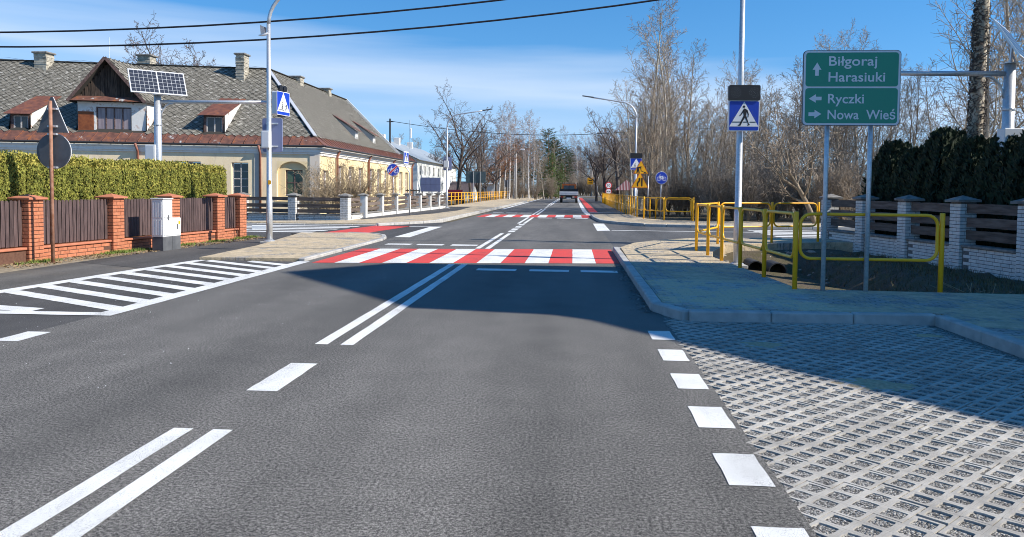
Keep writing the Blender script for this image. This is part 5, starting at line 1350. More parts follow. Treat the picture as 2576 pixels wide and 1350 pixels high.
# ================================================================== OTHER BUILDINGS
def simple_house(nm, label, x0, x1, y0, y1, zh, ridge, axis_, wallm, roofm, ops_r=(), ops_f=(), hip=0., ov=.35, zb=-.1, gm=None, rowsw=2, chims=()):
    """right facade faces +X, front facade faces -Y"""
    t = thing(nm, label, 'building', (x1,y0,0)); O = Vector((x1,y0,0)); P_ = lambda n_, mb, m, par=t: obj(n_, mb.mesh(n_, m, off=O), par)
    P_('side_wall', wall_grid(lambda s,d,z: (x1-d,s,z), y0, y1, zb, zh, list(ops_r), .15), wallm)
    P_('front_wall', wall_grid(lambda s,d,z: (s,y0+d,z), x0, x1, zb, zh, list(ops_f), .15), wallm)
    mb = MB(); mb.quad((x0,y0,zb),(x0,y1,zb),(x0,y1,zh),(x0,y0,zh)); mb.quad((x1,y1,zb),(x0,y1,zb),(x0,y1,zh),(x1,y1,zh)); P_('rear_wall', mb, wallm)
    for o in ops_r: window(lambda s,d,z: (x1-d,s,z), *o, .08, 2, rowsw, mt_wframe, t, O, gm=gm)
    for o in ops_f: window(lambda s,d,z: (s,y0+d,z), *o, .08, 2, rowsw, mt_wframe, t, O, gm=gm)
    mb = MB()
    if axis_ == 'y':
        xm = (x0+x1)/2; A = (xm,y0-ov+hip,ridge); B2 = (xm,y1+ov-hip,ridge)
        mb.quad((x1+ov,y0-ov,zh-.1),(x1+ov,y1+ov,zh-.1),B2,A); mb.quad((x0-ov,y1+ov,zh-.1),(x0-ov,y0-ov,zh-.1),A,B2)
        mb.add([(x0-ov,y0-ov,zh-.1),(x1+ov,y0-ov,zh-.1),A], [(0,1,2)]) if hip else None
        g = MB()
        if not hip: g.add([(x0,y0,zh),(x1,y0,zh),(xm,y0,ridge-.15)], [(0,1,2)]).add([(x0,y1,zh),(x1,y1,zh),(xm,y1,ridge-.15)], [(0,1,2)]); P_('gable_wall', g, wallm)
    else:
        ym = (y0+y1)/2; A = (x0-ov,ym,ridge); B2 = (x1+ov,ym,ridge)
        mb.quad((x0-ov,y0-ov,zh-.1),(x1+ov,y0-ov,zh-.1),B2,A); mb.quad((x1+ov,y1+ov,zh-.1),(x0-ov,y1+ov,zh-.1),A,B2)
        g = MB(); g.add([(x1,y0,zh),(x1,y1,zh),(x1,ym,ridge-.15)], [(0,1,2)]); P_('gable_wall', g, wallm)
    r_ = P_('roof', mb, roofm)
    for cx, cy, cz in chims: P_('chimney', MB().cbox(cx-.35,cx+.35,cy-.35,cy+.35,cz-1.2,cz,.03), mt_chimw, r_)
    return t
wl_ = lambda Lx: ONX((1300+Lx*.25928)*.74322, 430, -17.).y
ow = [(wl_(c)-.55, wl_(c)+.55, 3.0, 4.1) for c in (478,538,592,650,712,770,830)]+[(wl_(c)-.55, wl_(c)+.55, 1.2, 2.3) for c in (560,650,760,870,910)]
simple_house('white_house', 'white two storey house with grey tin roof behind the old building', -27, -17, 83.6, 112, 4.75, 7.2, 'y', mt_wallw, mt_tinroof, ow, [], hip=.0, ov=.4, chims=((-21.5,86,7.6),(-21.5,93.5,7.7),(-21.5,101,7.6)))
simple_house('tiled_cottage', 'low cottage with dark tiled roof behind the long yellow railing', AT(1110,490,108).x, AT(1192,490,108).x, 104, 112, 1.1, 2.6, 'x', mt_wallw, mt_tile, chims=((AT(1188,470,108).x,108,2.7),))
simple_house('distant_house', 'small brown roofed house under the birches beyond the bus shelter', AT(1262,490,150).x, AT(1300,490,150).x, 146, 154, 1.8, 3.4, 'x', mt_chim, mt_tile)
# house off to the right whose shadow falls over the road
HX = 12.6
outl = [G(2576,1080), G(2100,1002), G(1640,862), G(1385,781), G(1040,775), G(722,684), G(1000,661.5)]
cast = [(p.y+(HX-p.x)*math.tan(SUN_AZ), (HX-p.x)/math.cos(SUN_AZ)*math.tan(SUN_EL)) for p in outl]
def house_right():
    t = thing('shade_house', 'tall plastered house beyond the dark hedge whose shadow crosses the road', 'building', (HX,cast[0][0],0)); O = Vector(t.location)
    apex = cast[5]; yfar = cast[6][0]; zfar = cast[6][1]; ynear = cast[4][0]; zn = cast[4][1]
    main = [(ynear,-.1),(yfar,-.1),(yfar,zfar),apex,(ynear,zn)]
    obj('wall', MB().prism(main, HX, HX+9, 'x').mesh('wall', mt_plast, off=O), t)
    mb = MB()
    for a, b in (((ynear-.0,zn),apex),(apex,(yfar,zfar))):
        mb.hexa([(HX-.02,a[0],a[1]+.003),(HX+9.3,a[0],a[1]+.003),(HX+9.3,b[0],b[1]+.003),(HX-.02,b[0],b[1]+.003),(HX-.02,a[0],a[1]+.05),(HX+9.3,a[0],a[1]+.05),(HX+9.3,b[0],b[1]+.05),(HX-.02,b[0],b[1]+.05)])
    obj('roof', mb.mesh('roof', mt_tile, off=O), t)
    a, b = cast[0], cast[3]; sl = (b[1]-a[1])/(b[0]-a[0]); y0 = a[0]-3.0; z0 = a[1]-3.0*sl
    an = [(y0,-.1),(ynear-.004,-.1),(ynear-.004,b[1]),(b[0],b[1]),(y0,z0)]
    obj('annex_wall', MB().prism(an, HX+.003, HX+7, 'x').mesh('annex_wall', mt_plast, off=O), t)
    for k in range(3):
        y = ynear+1.2+k*2.0
        for z in (1.2, 4.4): window(lambda s, d, z_: (HX-.03+d, s, z_), y, y+1.1, z, z+1.4, 0., 2, 1, mt_wframe, t, O)
house_right()

# ================================================================== TRUCK
def truck():
    X = AT(1431,500,95).x; t = thing('flatbed_truck', 'small orange cab flatbed truck driving away with silver tailgate', 'truck', (X,93,0)); w = 1.10
    obj('tailgate', MB().cbox(-w,w,-.03,.03,.92,1.36,.02).mesh('tailgate', mt_silver), t)
    for z in (1.02,1.20): obj('tailgate_rib', MB().box(-w+.05,w-.05,-.045,-.0325,z-.03,z+.03).mesh('tailgate_rib', mt_silver), t)
    for s in (-1,1): obj('side_board', MB().cbox(s*w-.03,s*w+.03,.035,3.2,.92,1.34,.01).mesh('side_board', mt_silver), t)
    obj('bed', MB().box(-w+.035,w-.035,.035,3.2,.84,.93).mesh('bed', mt_dark), t)
    obj('load', MB().box(-w+.0,w-.0,2.6,3.19,1.345,1.66).mesh('load', mt_dark), t)
    hb = MB(); 
    for x in (-w+.06, w-.06): hb.box(x-.03,x+.03,3.22,3.28,.9,2.42)
    hb.box(-w+.06,w-.06,3.22,3.28,2.36,2.42); hb.box(-.04,.04,3.22,3.28,1.6,2.36); obj('headboard_frame', hb.mesh('headboard_frame', mt_dark), t)
    cb = MB(); cb.hexa([(-.98,3.4,.75),(.98,3.4,.75),(.98,5.1,.75),(-.98,5.1,.75),(-.86,3.45,2.28),(.86,3.45,2.28),(.84,4.5,2.30),(-.84,4.5,2.30)]); c = obj('cab', cb.mesh('cab', mt_orange), t)
    obj('rear_window', MB().add([(-.66,3.405,1.62),(.66,3.405,1.62),(.60,3.44,2.10),(-.60,3.44,2.10)], [(0,1,2,3)]).mesh('rear_window', mt_glass), c)
    obj('beacon', MB().cbox(.78,.92,3.9,4.1,2.31,2.46,.03).mesh('beacon', mt_sgrey), c)
    obj('chassis', MB().box(-.42,.42,.2,4.6,.55,.836).mesh('chassis', mt_dark), t); obj('rear_bar', MB().box(-.95,.95,.06,.14,.50,.62).mesh('rear_bar', mt_dark), t)
    obj('number_plate', MB().box(-.26,.26,.045,.057,.52,.63).mesh('number_plate', mt_swhite), t)
    for s in (-1,1):
        obj('tail_light', MB().cbox(s*.8-.16,s*.8+.16,.03,.058,.64,.76,.01).mesh('tail_light', mt_lampred), t)
        for y in (1.0, 4.2):
            wh = obj('wheel', MB().lathe([(.20,-.14),(.36,-.12),(.38,-.05),(.38,.05),(.36,.12),(.20,.14)], n=20).mesh('wheel', mt_tyre), t, (s*.92,y,.38)); wh.rotation_euler = (0,R(90),0)
            obj('rim', MB().lathe([(.19,-.145),(.19,.145)], n=14).mesh('rim', mt_silver), wh)
    for s in (-1,1): obj('mirror', MB().cbox(s*1.08-.06,s*1.08+.06,4.7,4.76,1.6,1.95,.01).mesh('mirror', mt_dark), c)
truck()
# ================================================================== CAR behind the white fence
def car():
    t = thing('parked_car', 'dark red parked car behind the long yellow railing near the billboard', 'car', (-12.25,80,0), R(95))
    bm_ = MB(); bm_.prism([(-2.1,.35),(2.1,.35),(2.12,.75),(1.3,.92),(.6,1.42),(-.9,1.46),(-1.7,1.0),(-2.1,.92)], -.84, .84, 'y'); obj('body', bm_.mesh('body', M('dark_red_car_paint', (.07,.008,.01), rough=.25)), t)
    for s in (-1,1):
        obj('side_window', MB().add([(-1.45,s*.846,.98),(.95,s*.846,.95),(.52,s*.846,1.36),(-.85,s*.846,1.39)], [(0,1,2,3)]).mesh('side_window', mt_glass), t)
        for x in (-1.3,1.3):
            w_ = obj('wheel', MB().lathe([(.18,-.1),(.32,-.1),(.32,.1),(.18,.1)], n=16).mesh('wheel', mt_tyre), t, (x,s*.78,.32)); w_.rotation_euler = (R(90),0,0)
        obj('headlight', MB().cbox(1.95,2.11,s*.62-.16,s*.62+.16,.6,.74,.03).mesh('headlight', mt_swhite), t)
car()
# billboard on a trailer
a, b = AT(1058,446,76), AT(1108,482,76); t = thing('billboard', 'plain blue grey billboard on a low trailer before the white house', 'billboard', ((a.x+b.x)/2,76,0)); w = (b.x-a.x)
for i in range(4):
    for j in range(2):
        x0 = -w/2+i*w/4; zz = b.z+(a.z-b.z)*j/2; obj('panel', MB().cbox(x0+.006,x0+w/4-.006,-.05,.0,zz+.006,zz+(a.z-b.z)/2-.006,.006).mesh('panel', mt_bbrd), t)
obj('frame', MB().box(-w/2,w/2,.003,.08,b.z,a.z).box(-w/2+.1,-w/2+.2,.003,.1,.3,b.z).box(w/2-.2,w/2-.1,.003,.1,.3,b.z).box(-w/2-.4,w/2+.3,-.5,.5,.45,.6).mesh('frame', mt_dark), t)
for x in (-.5,.4):
    w_ = obj('wheel', MB().lathe([(.15,-.1),(.32,-.1),(.32,.1),(.15,.1)], n=14).mesh('wheel', mt_tyre), t, (x,-.55,.32)); w_.rotation_euler = (R(90),0,0)
# farm trailer in the yard
p = AT(1040,492,70); t = thing('yard_trailer', 'dark slatted trailer standing in the yard next to the billboard', 'trailer', (p.x,70,0))
obj('bed', MB().box(-.7,.7,-.6,.6,.5,.6).mesh('bed', mt_dark), t)
for k in range(6): obj('stake', MB().box(-.7+.27*k,-.66+.27*k,-.62,-.58,.6,1.5).mesh('stake', mt_dark), t)
obj('rail', MB().box(-.72,.72,-.645,-.622,1.3,1.4).mesh('rail', mt_dark), t)
for x in (-.4,.4): w_ = obj('wheel', MB().lathe([(.15,-.1),(.3,-.1),(.3,.1),(.15,.1)], n=14).mesh('wheel', mt_tyre), t, (x,-.55,.3)); w_.rotation_euler = (R(90),0,0)
# bus shelter
a, b = AT(1219,463,122), AT(1252,463,122); t = thing('bus_shelter', 'small glazed bus shelter with flat roof behind the yellow railing', 'bus shelter', ((a.x+b.x)/2,122,0)); w = b.x-a.x
obj('roof', MB().cbox(-w/2-.2,w/2+.2,-.8,.8,2.35,2.5,.03).mesh('roof', mt_sgrey), t)
for x in (-w/2,0,w/2):
    for y in (-.6,.6): obj('post', MB().box(x-.04,x+.04,y-.04,y+.04,0,2.35).mesh('post', mt_galv), t)
for x0, x1 in ((-w/2+.05,-.05),(.05,w/2-.05)): obj('pane', MB().box(x0,x1,.585,.60,.3,2.2).mesh('pane', mt_sgrey), t)
obj('bench', MB().box(-w/2+.1,w/2-.1,.1,.5,.42,.48).mesh('bench', mt_dboard), t)
# wayside pavilion with a small white statue
a, b = AT(1546,478,88), AT(1605,478,88); ap = AT(1573,452,88); t = thing('wayside_pavilion', 'small pavilion with red and white striped pyramid roof at the edge of the woods', 'pavilion', ((a.x+b.x)/2,88,0)); w = (b.x-a.x)/2; ze = a.z; zr = ap.z
for x in (-1,1):
    for y in (-1,1): obj('post', MB().box(x*w*.72-.06,x*w*.72+.06,y*w*.72-.06,y*w*.72+.06,0,ze+.05).mesh('post', mt_oldwood), t)
cor = [(-w,-w),(w,-w),(w,w),(-w,w)]
rfm = obj('roof', MB().add([(x*.985,y*.985,ze-.01) for x, y in cor]+[(0,0,zr-.02)], [(0,1,4),(1,2,4),(2,3,4),(3,0,4),(3,2,1,0)]).mesh('roof', mt_oldwood), t)
mt_strR = M('roof_strip_red', (.13,.03,.034), rough=.7); mt_strW = M('roof_strip_pale', (.27,.20,.20), rough=.7)
for sd in range(4):
    c0, c1 = Vector(cor[sd]), Vector(cor[(sd+1)%4])
    for k in range(16):
        u0, u1 = k/16, (k+1)/16; p0, p1 = c0+(c1-c0)*u0, c0+(c1-c0)*u1
        s0, s1 = 1-abs(2*u0-1), 1-abs(2*u1-1)
        m_ = (c0+c1)/2; q0 = p0+( -m_)*s0; q1 = p1+(-m_)*s1
        z0, z1 = ze+(zr-ze)*s0, ze+(zr-ze)*s1
        obj('roof_strip', MB().add([(p0.x,p0.y,ze),(p1.x,p1.y,ze),(q1.x,q1.y,z1),(q0.x,q0.y,z0)], [(0,1,2,3)]).mesh('roof_strip', mt_strR if k % 2 else mt_strW), rfm)
st = AT(1577,492,87.5); mb = MB(); mb.lathe([(.24,0),(.24,.35),(.16,.38),(.19,.5),(.13,.8),(.16,1.02),(.11,1.15),(.06,1.2),(.10,1.28),(.10,1.38),(.03,1.44)], (0,0,.1), 12)
o = obj('statue', mb.mesh('statue', mt_chimw, True), None, (st.x,87.5,.4)); tag(o, 'small white robed statue on stones under the pavilion', 'statue')
rg = random.Random(21); mb = MB()
for k in range(40): rock(mb, (st.x+rg.gauss(0,.6),87.4+rg.uniform(-.4,.4),.1+rg.random()*.35), rg.uniform(.08,.2))
o = struct('stone_mound', mb, mt_stone, kind='stuff'); o['label'] = 'mound of field stones under the pavilion statue'; o['category'] = 'stones'
# sand heap, delineators, block
mb = MB(); n = 40; c = AT(1320,497,150); rg = random.Random(8); vs = []
for i in range(n+1):
    for j in range(9):
        u, v = i/n*2-1, j/8*2-1; h = max(0,(1-abs(u)**2.5))*max(0,1-v*v)*1.15*(1+rg.uniform(-.12,.12)); vs.append((c.x+u*3.1, 150+v*1.8, h-.06))
mb.add(vs, [(i*9+j,(i+1)*9+j,(i+1)*9+j+1,i*9+j+1) for i in range(n) for j in range(8)]); single('sand_heap', mb, mt_looses, 'yellow heap of sand beside the road before the pines', 'sand heap', (c.x,150,0))
def delineator(px, Y, lab):
    x = AT(px,500,Y).x; t = thing('delineator_post', lab, 'post', (x,Y,0), 0, 'white delineator posts'); obj('post', MB().cbox(-.07,.07,-.04,.04,0,1.0,.02).mesh('post', mt_swhite), t); obj('reflector', MB().box(-.04,.04,-.047,-.0425,.74,.9).mesh('reflector', mt_lampred), t)
for px, Y in ((1513,100),(1401,150),(1502,170)): delineator(px, Y, 'white roadside delineator post with a red reflector')
p = G(656,577); single('concrete_block', MB().cbox(p.x-.28,p.x+.28,p.y-.15,p.y+.15,-.02,.16,.02), mt_cabw, 'white concrete block lying at the foot of the white brick fence', 'block', (p.x,p.y,0))
# ================================================================== CABLES AND POLES
def cable(label, pts, r, grp=None, n=24):
    P = [Vector(p) for p in pts]; out_ = []
    if len(P) == 3:
        for k in range(n+1):
            u = k/n*2; out_.append(P[0]*((1-u)*(2-u)/2)+P[1]*(u*(2-u))+P[2]*(u*(u-1)/2))
    else: out_ = P
    single('overhead_cable', MB().tube(out_, r, 6), mt_cable, label, 'cable', tuple(out_[0]), grp, True)
YC = 21.2
for c0, c1, c2, lab in ((81,-.01144,-4.23e-5,'upper black overhead cable crossing the sky above the street'), (117.5,.0017,-4.42e-5,'lower black overhead cable crossing the sky above the street')):
    cable(lab, [AT(x,c0+c1*x+c2*x*x,YC) for x in range(-700,2901,150)], .026)
xl = AT(-700,110,YC).x; t = thing('utility_pole', 'concrete utility pole carrying the two black cables beyond the hedge', 'pole', (xl,YC,0)); obj('shaft', MB().tube([(0,0,0),(0,0,6.6)], [.15,.1], 10).mesh('shaft', mt_conc, True), t); obj('crossarm', MB().box(-.06,.06,-.5,.5,6.0,6.1).mesh('crossarm', mt_galv), t)
xr = AT(2900,-230,YC).x; t = thing('utility_pole', 'concrete utility pole carrying the two black cables beyond the ditch', 'pole', (xr,YC,0)); obj('shaft', MB().tube([(0,0,0),(0,0,10.6)], [.15,.1], 10).mesh('shaft', mt_conc, True), t); obj('crossarm', MB().box(-.5,.5,-.06,.06,10.2,10.3).mesh('crossarm', mt_galv), t)
p0 = AT(981,396,78); p1 = AT(980,298,78); t = thing('utility_pole', 'thin dark utility pole behind the old building roof', 'pole', (p0.x,78,0)); obj('shaft', MB().tube([(0,0,0),(0,0,p1.z)], .09, 8).mesh('shaft', mt_dark), t); obj('crossarm', MB().box(-.35,.35,-.04,.04,p1.z-.35,p1.z-.28).mesh('crossarm', mt_dark), t)
cable('thin dark wire strung over the road between the bare trees', [AT(982,304,78), AT(1250,335,78), AT(1500,336,78)], .03)
cable('faint wire running on over the woods beyond the road', [AT(1500,336,78), AT(1700,326,78), AT(1900,318,78)], .03)
p0, p1 = AT(1031,370,95), AT(1031,302,95); t = thing('roof_mast', 'slim antenna mast behind the white house', 'mast', (p0.x,95,0)); obj('mast', MB().tube([(0,0,0),(0,0,p1.z)], .05, 6).mesh('mast', mt_galv), t); obj('antenna', MB().cbox(.0,.22,-.1,.1,p1.z-2.2,p1.z-1.0,.04).mesh('antenna', mt_swhite), t)
# a pigeon flying past the lamp
p = AT(662,88,20.4); mb = MB(); mb.tube([(-.13,0,0),(-.05,0,.0),(.06,0,.02),(.12,0,.05),(.15,0,.05)], [.008,.03,.038,.022,.006], 8); t = thing('bird', 'small white and grey bird flying beside the tall lamp', 'bird', tuple(p)); obj('body', mb.mesh('body', mt_swhite, True), t)
obj('wing', MB().add([(-.06,.02,.03),(.08,.02,.03),(.05,.1,.22),(-.05,.13,.26)], [(0,1,2,3)]).mesh('wing', mt_sback), t); obj('wing', MB().add([(-.06,-.02,.03),(.08,-.02,.03),(.06,-.1,.20),(-.03,-.14,.25)], [(0,1,2,3)]).mesh('wing', mt_sgrey), t)
# ================================================================== TREES
def rv(rg): return Vector((rg.gauss(0,1), rg.gauss(0,1), rg.gauss(0,1)))
def grow(T, C, p, d, L, r, lev, P, rg):
    ns = P['seg'][lev]; pts = [p.copy()]; rad = [r]; dirs = [d.copy()]; tip = P['tip'][lev]
    for i in range(ns):
        d = (d+rv(rg)*P['wob'][lev]+Vector((0,0,1))*P['trop'][lev]).normalized(); p = p+d*(L/ns)
        pts.append(p.copy()); rad.append(max(P['rmin'], r*(1-(i+1)/ns*(1-tip)))); dirs.append(d.copy())
    (T if lev <= P['wood'] else C).tube(pts, rad, (7,5,4,3,3)[lev], cap=False)
    if lev >= P['lev']: return
    n = P['n'][lev]; st = P['start'][lev]; az = rg.uniform(0,6.28)
    for k in range(n):
        f = st+(1-st)*((k+rg.random())/n); f = min(f,.985); q = f*ns; i = int(q); u = q-i
        pp = pts[i]+(pts[i+1]-pts[i])*u; dd = dirs[i+1]; rr = rad[i]+(rad[i+1]-rad[i])*u
        az += 2.4+rg.uniform(-.5,.5); o = dd.orthogonal().normalized(); o.rotate(Matrix.Rotation(az,3,dd))
        a = R(P['ang'][lev]+rg.uniform(-12,12)); nd = (dd*math.cos(a)+o*math.sin(a)).normalized()
        prof = P['prof'][lev](f)
        grow(T, C, pp, nd, L*P['len'][lev]*prof*rg.uniform(.75,1.2), min(rr*.8, max(P['rmin'], rr*P['rr'][lev])), lev+1, P, rg)
one = lambda f: 1.0
dec = lambda f: 1.15-.75*f
dom = lambda f: .55+.9*math.sin(math.pi*min(1,max(0,(f-.1)/.95)))*.8
PAR = {
 'poplar': dict(H=13.5, r=.17, seg=(9,6,4,3), wob=(.035,.10,.16,.2), trop=(.03,.055,.03,.0), tip=(.10,.2,.4,.6), rmin=.0085, wood=1, lev=3, n=(20,10,6), start=(.24,.15,.1), ang=(42,42,45), len=(.36,.38,.44), rr=(.42,.5,.6), prof=(dec,dec,one)),
 'stem': dict(H=9.0, r=.075, seg=(8,5,4,3), wob=(.06,.12,.2,.2), trop=(.03,.06,.03,.0), tip=(.15,.3,.5,.6), rmin=.0075, wood=1, lev=3, n=(17,8,5), start=(.22,.15,.1), ang=(38,42,42), len=(.30,.40,.5), rr=(.5,.6,.7), prof=(dec,dec,one)),
 'round': dict(H=6.0, r=.26, seg=(5,8,6,4,3), wob=(.06,.15,.22,.25,.25), trop=(.03,.06,.03,.0,-.03), tip=(.55,.16,.25,.45,.6), rmin=.0115, wood=2, lev=4, n=(8,9,6,4), start=(.42,.18,.15,.1), ang=(42,46,44,42), len=(1.05,.50,.42,.45), rr=(.62,.5,.5,.6), prof=(one,dec,dec,one)),
 'birch': dict(H=14.0, r=.15, seg=(10,6,5,3), wob=(.03,.10,.14,.2), trop=(.03,.08,-.06,-.1), tip=(.10,.2,.4,.6), rmin=.010, wood=0, lev=3, n=(22,9,5), start=(.32,.15,.1), ang=(36,42,45), len=(.27,.42,.5), rr=(.35,.5,.6), prof=(dec,dec,one)),
 'shrub': dict(H=.25, r=.05, seg=(1,7,4,3), wob=(.1,.10,.2,.25), trop=(.1,.04,.03,.0), tip=(.9,.25,.4,.6), rmin=.0075, wood=1, lev=3, n=(26,9,4), start=(.0,.15,.1), ang=(34,42,45), len=(10.5,.34,.45), rr=(.40,.5,.6), prof=(one,dec,one)),
 'brush': dict(H=.3, r=.05, seg=(1,6,4,2), wob=(.1,.08,.2,.25), trop=(.1,.10,.05,.0), tip=(.9,.25,.4,.6), rmin=.007, wood=1, lev=3, n=(30,8,4), start=(.0,.2,.1), ang=(22,36,45), len=(9.0,.34,.45), rr=(.42,.5,.6), prof=(one,dec,one)),
}
def tree_proto(kind, seed, tm, cm, H=None, name='tree', label='', group=None, lean=0.):
    P = PAR[kind]; rg = random.Random(seed); T, C = MB(), MB()
    d0 = Vector((lean, 0, 1)).normalized(); grow(T, C, Vector((0,0,-.1)), d0, H or P['H'], P['r']*(1 if H is None else (H/P['H'])), 0, P, rg)
    if kind == 'birch':
        pass
    t = thing(name, label, 'shrub' if kind in ('shrub','brush') else 'tree', (0,0,0), 0, group)
    obj('stems' if kind in ('shrub','brush') else 'trunk', T.mesh('trunk', tm, True), t)
    if C.v: obj('crown', C.mesh('crown', cm), t)
    return t
def conifer_proto(seed, H, rbase, mat, name, label, group=None, top=.15, bare=.15, dens=1., droop=-.1, rnd_=False):
    rg = random.Random(seed); T, C = MB(), MB(); T.tube([(0,0,-.1),(.05,0,H*.5),(0,0,H)], [H*.014,H*.009,.02], 7, cap=False)
    nb = int(80*dens)
    for k in range(nb):
        f = bare+(1-bare)*(k+rg.random())/nb; z = f*H; L = (rbase*(max(.3, math.sqrt(max(0,1-((f-.62)/.42)**2))) if rnd_ else (1-f)**.8)+top)*rg.uniform(.6,1.15); a = k*2.4+rg.uniform(-.4,.4)
        d = Vector((math.cos(a),math.sin(a),droop+.35*f)); tipv = Vector((0,0,z))+d*L; T.tube([(0,0,z),tuple(Vector((0,0,z))+d*L*.5),tuple(tipv)], [.03,.02,.01], 3, cap=False)
        for j in range(int(9*dens*(.5+L))):
            u = rg.uniform(.25,1.05); c = Vector((0,0,z))+d*(L*u)+Vector((rg.gauss(0,.16),rg.gauss(0,.16),rg.gauss(0,.10)))
            for m_ in range(7):
                q = rv(rg).normalized(); q.z = abs(q.z)*.7; l = rg.uniform(.16,.34); s = q.orthogonal().normalized()*l*.13; C.add([c-s, c+s, c+q*l], [(0,1,2)])
    t = thing(name, label, 'tree', (0,0,0), 0, group); obj('trunk', T.mesh('trunk', mt_barkpine, True), t); obj('crown', C.mesh('crown', mat), t); return t
used = {}; BASE = {}
def plant(pr, x, y, s=1., rz=None, label=None, z=-.05, sxy=None):
    if pr.name not in BASE: BASE[pr.name] = (pr['label'], pr.get('group', pr['label']))
    rz = random.uniform(0,6.28) if rz is None else rz; sc = (s*(sxy or 1), s*(sxy or 1), s)
    if pr.name not in used:
        used[pr.name] = 1; pr.location = (x,y,z); pr.rotation_euler = (0,0,rz); pr.scale = sc
        if label: pr['label'] = label; pr['group'] = label.split(' in ')[0]+' group' if False else label
        return pr
    c = copy_tree(pr, (x,y,z), rz, label, sc); c.rotation_euler = (random.gauss(0,.045),random.gauss(0,.045),rz)
    if label: c['group'] = label
    else: c['label'], c['group'] = BASE[pr.name]
    return c
LP_, GP_ = 'tall pale bare poplar rising over the thicket', 'tall pale poplars'
pop = [tree_proto('poplar', s, mt_barkp, mt_twigp, name='poplar_tree', label=LP_, group=GP_) for s in (11,12,13)]
LS_, GS_ = 'slender grey bare tree in the thicket beyond the side road', 'bare thicket trees'
stm = [tree_proto('stem', s, mt_bark if s % 2 else mt_barkp, mt_twig if s % 2 else mt_twigp, name='bare_tree', label=LS_, group=GS_) for s in (21,22,23,24)]
LR_, GR_ = 'spreading dark bare tree with rounded crown', 'dark spreading bare trees'
rnd = [tree_proto('round', s, mt_barkd, mt_twigd, name='bare_tree', label=LR_, group=GR_) for s in (31,32)]
LB_, GB_ = 'slender white stemmed birch with fine purple twigs', 'birches by the road'
bir = [tree_proto('birch', s, mt_birch, mt_twigb, name='birch_tree', label=LB_, group=GB_) for s in (41,42)]
LQ_, GQ_ = 'low tangled grey brush at the foot of the thicket', 'thicket brush'
bru = [tree_proto('brush', s, mt_bark, mt_twig, name='brush', label=LQ_, group=GQ_) for s in (51,52)]
shr = [tree_proto('shrub', s, mt_shrub, mt_shrub, name='bare_shrub', label='tan leafless shrub in front of the yellow wall', group='shrubs before the yellow wall') for s in (61,62)]
pine = [conifer_proto(71,12.5,2.3,mt_needle,'pine_tree','dark green pine standing at the bend of the road','dark pines at the bend',bare=.30,rnd_=True), conifer_proto(72,8.5,2.6,mt_needle2,'pine_tree','fresh green young pine at the bend of the road','young green pines',bare=.05)]
random.seed(77)
tr = lambda px, Y: AT(px,500,Y).x
# right: poplars
for k, (px, Y, s) in enumerate(((1640,56,1.10),(1672,53,.92),(1700,60,1.02),(1735,57,.86),(1610,62,.90),(1782,60,.80),(1590,74,.85),(1830,64,.82),(1880,62,.76))):
    plant(pop[k % 3], tr(px,Y), Y, s, label='tallest pale bare poplar above the far street corner' if k == 0 else None)
# thicket trees
for k in range(74):
    px = 1600+k*7.2+random.uniform(-12,12); Y = random.uniform(49 if px < 1760 else 43,68); s = random.uniform(.68,1.02)
    if px > 1960: s *= 1.04
    zone = 'behind the yellow roadworks signs' if px < 1640 else 'behind the round blue cycle path sign' if px < 1740 else 'behind the end of the far corner railing' if px < 1830 else 'behind the lamp with the black flasher box' if px < 1930 else 'between the flasher sign and the green sign'
    plant(stm[k % 4], tr(px,Y), Y, s, label='slender bare thicket tree '+zone)
for k in range(30):
    px = 1640+k*16+random.uniform(-14,14); Y = random.uniform(48.5 if px < 1770 else 41,52); plant(bru[k % 2], tr(px,Y), Y, random.uniform(.7,1.15), label='low tangled brush '+('behind the round blue cycle path sign' if px < 1760 else 'behind the lamp with the black flasher box' if px < 1930 else 'below the green direction sign'))
# trees behind the dark hedge
for k, (px, Y, s) in enumerate(((2290,46,.75),(2340,44,.80),(2395,42,.95),(2440,47,1.0),(2490,40,1.05),(2540,43,1.15),(2585,40,1.2),(2630,44,1.15),(2250,52,.72),(2200,50,.8),(2160,47,.78),(2110,52,.85))):
    plant(pop[(k+1) % 3] if k > 3 else stm[k % 4], tr(px,Y), Y, s if k > 3 else s*1.15, label='bare grey poplar showing above the dark thuja hedge' if k > 3 and k < 8 else None)
for k in range(16):
    px = 2120+k*32+random.uniform(-10,10); Y = random.uniform(38,52); plant(stm[(k+1) % 4], tr(px,Y), Y, random.uniform(.75,1.0))
for k in range(8):
    px = 2080+k*40; Y = random.uniform(37.5,41); plant(bru[k % 2], tr(px,Y), Y, random.uniform(.8,1.1))
lt = tree_proto('round', 35, mt_bark, mt_twig, H=3.4, name='leaning_tree', label='crooked leaning tree with mossy limbs behind the end of the shaded fence', lean=-.35); plant(lt, 11.2, 36.5, .9, 0)
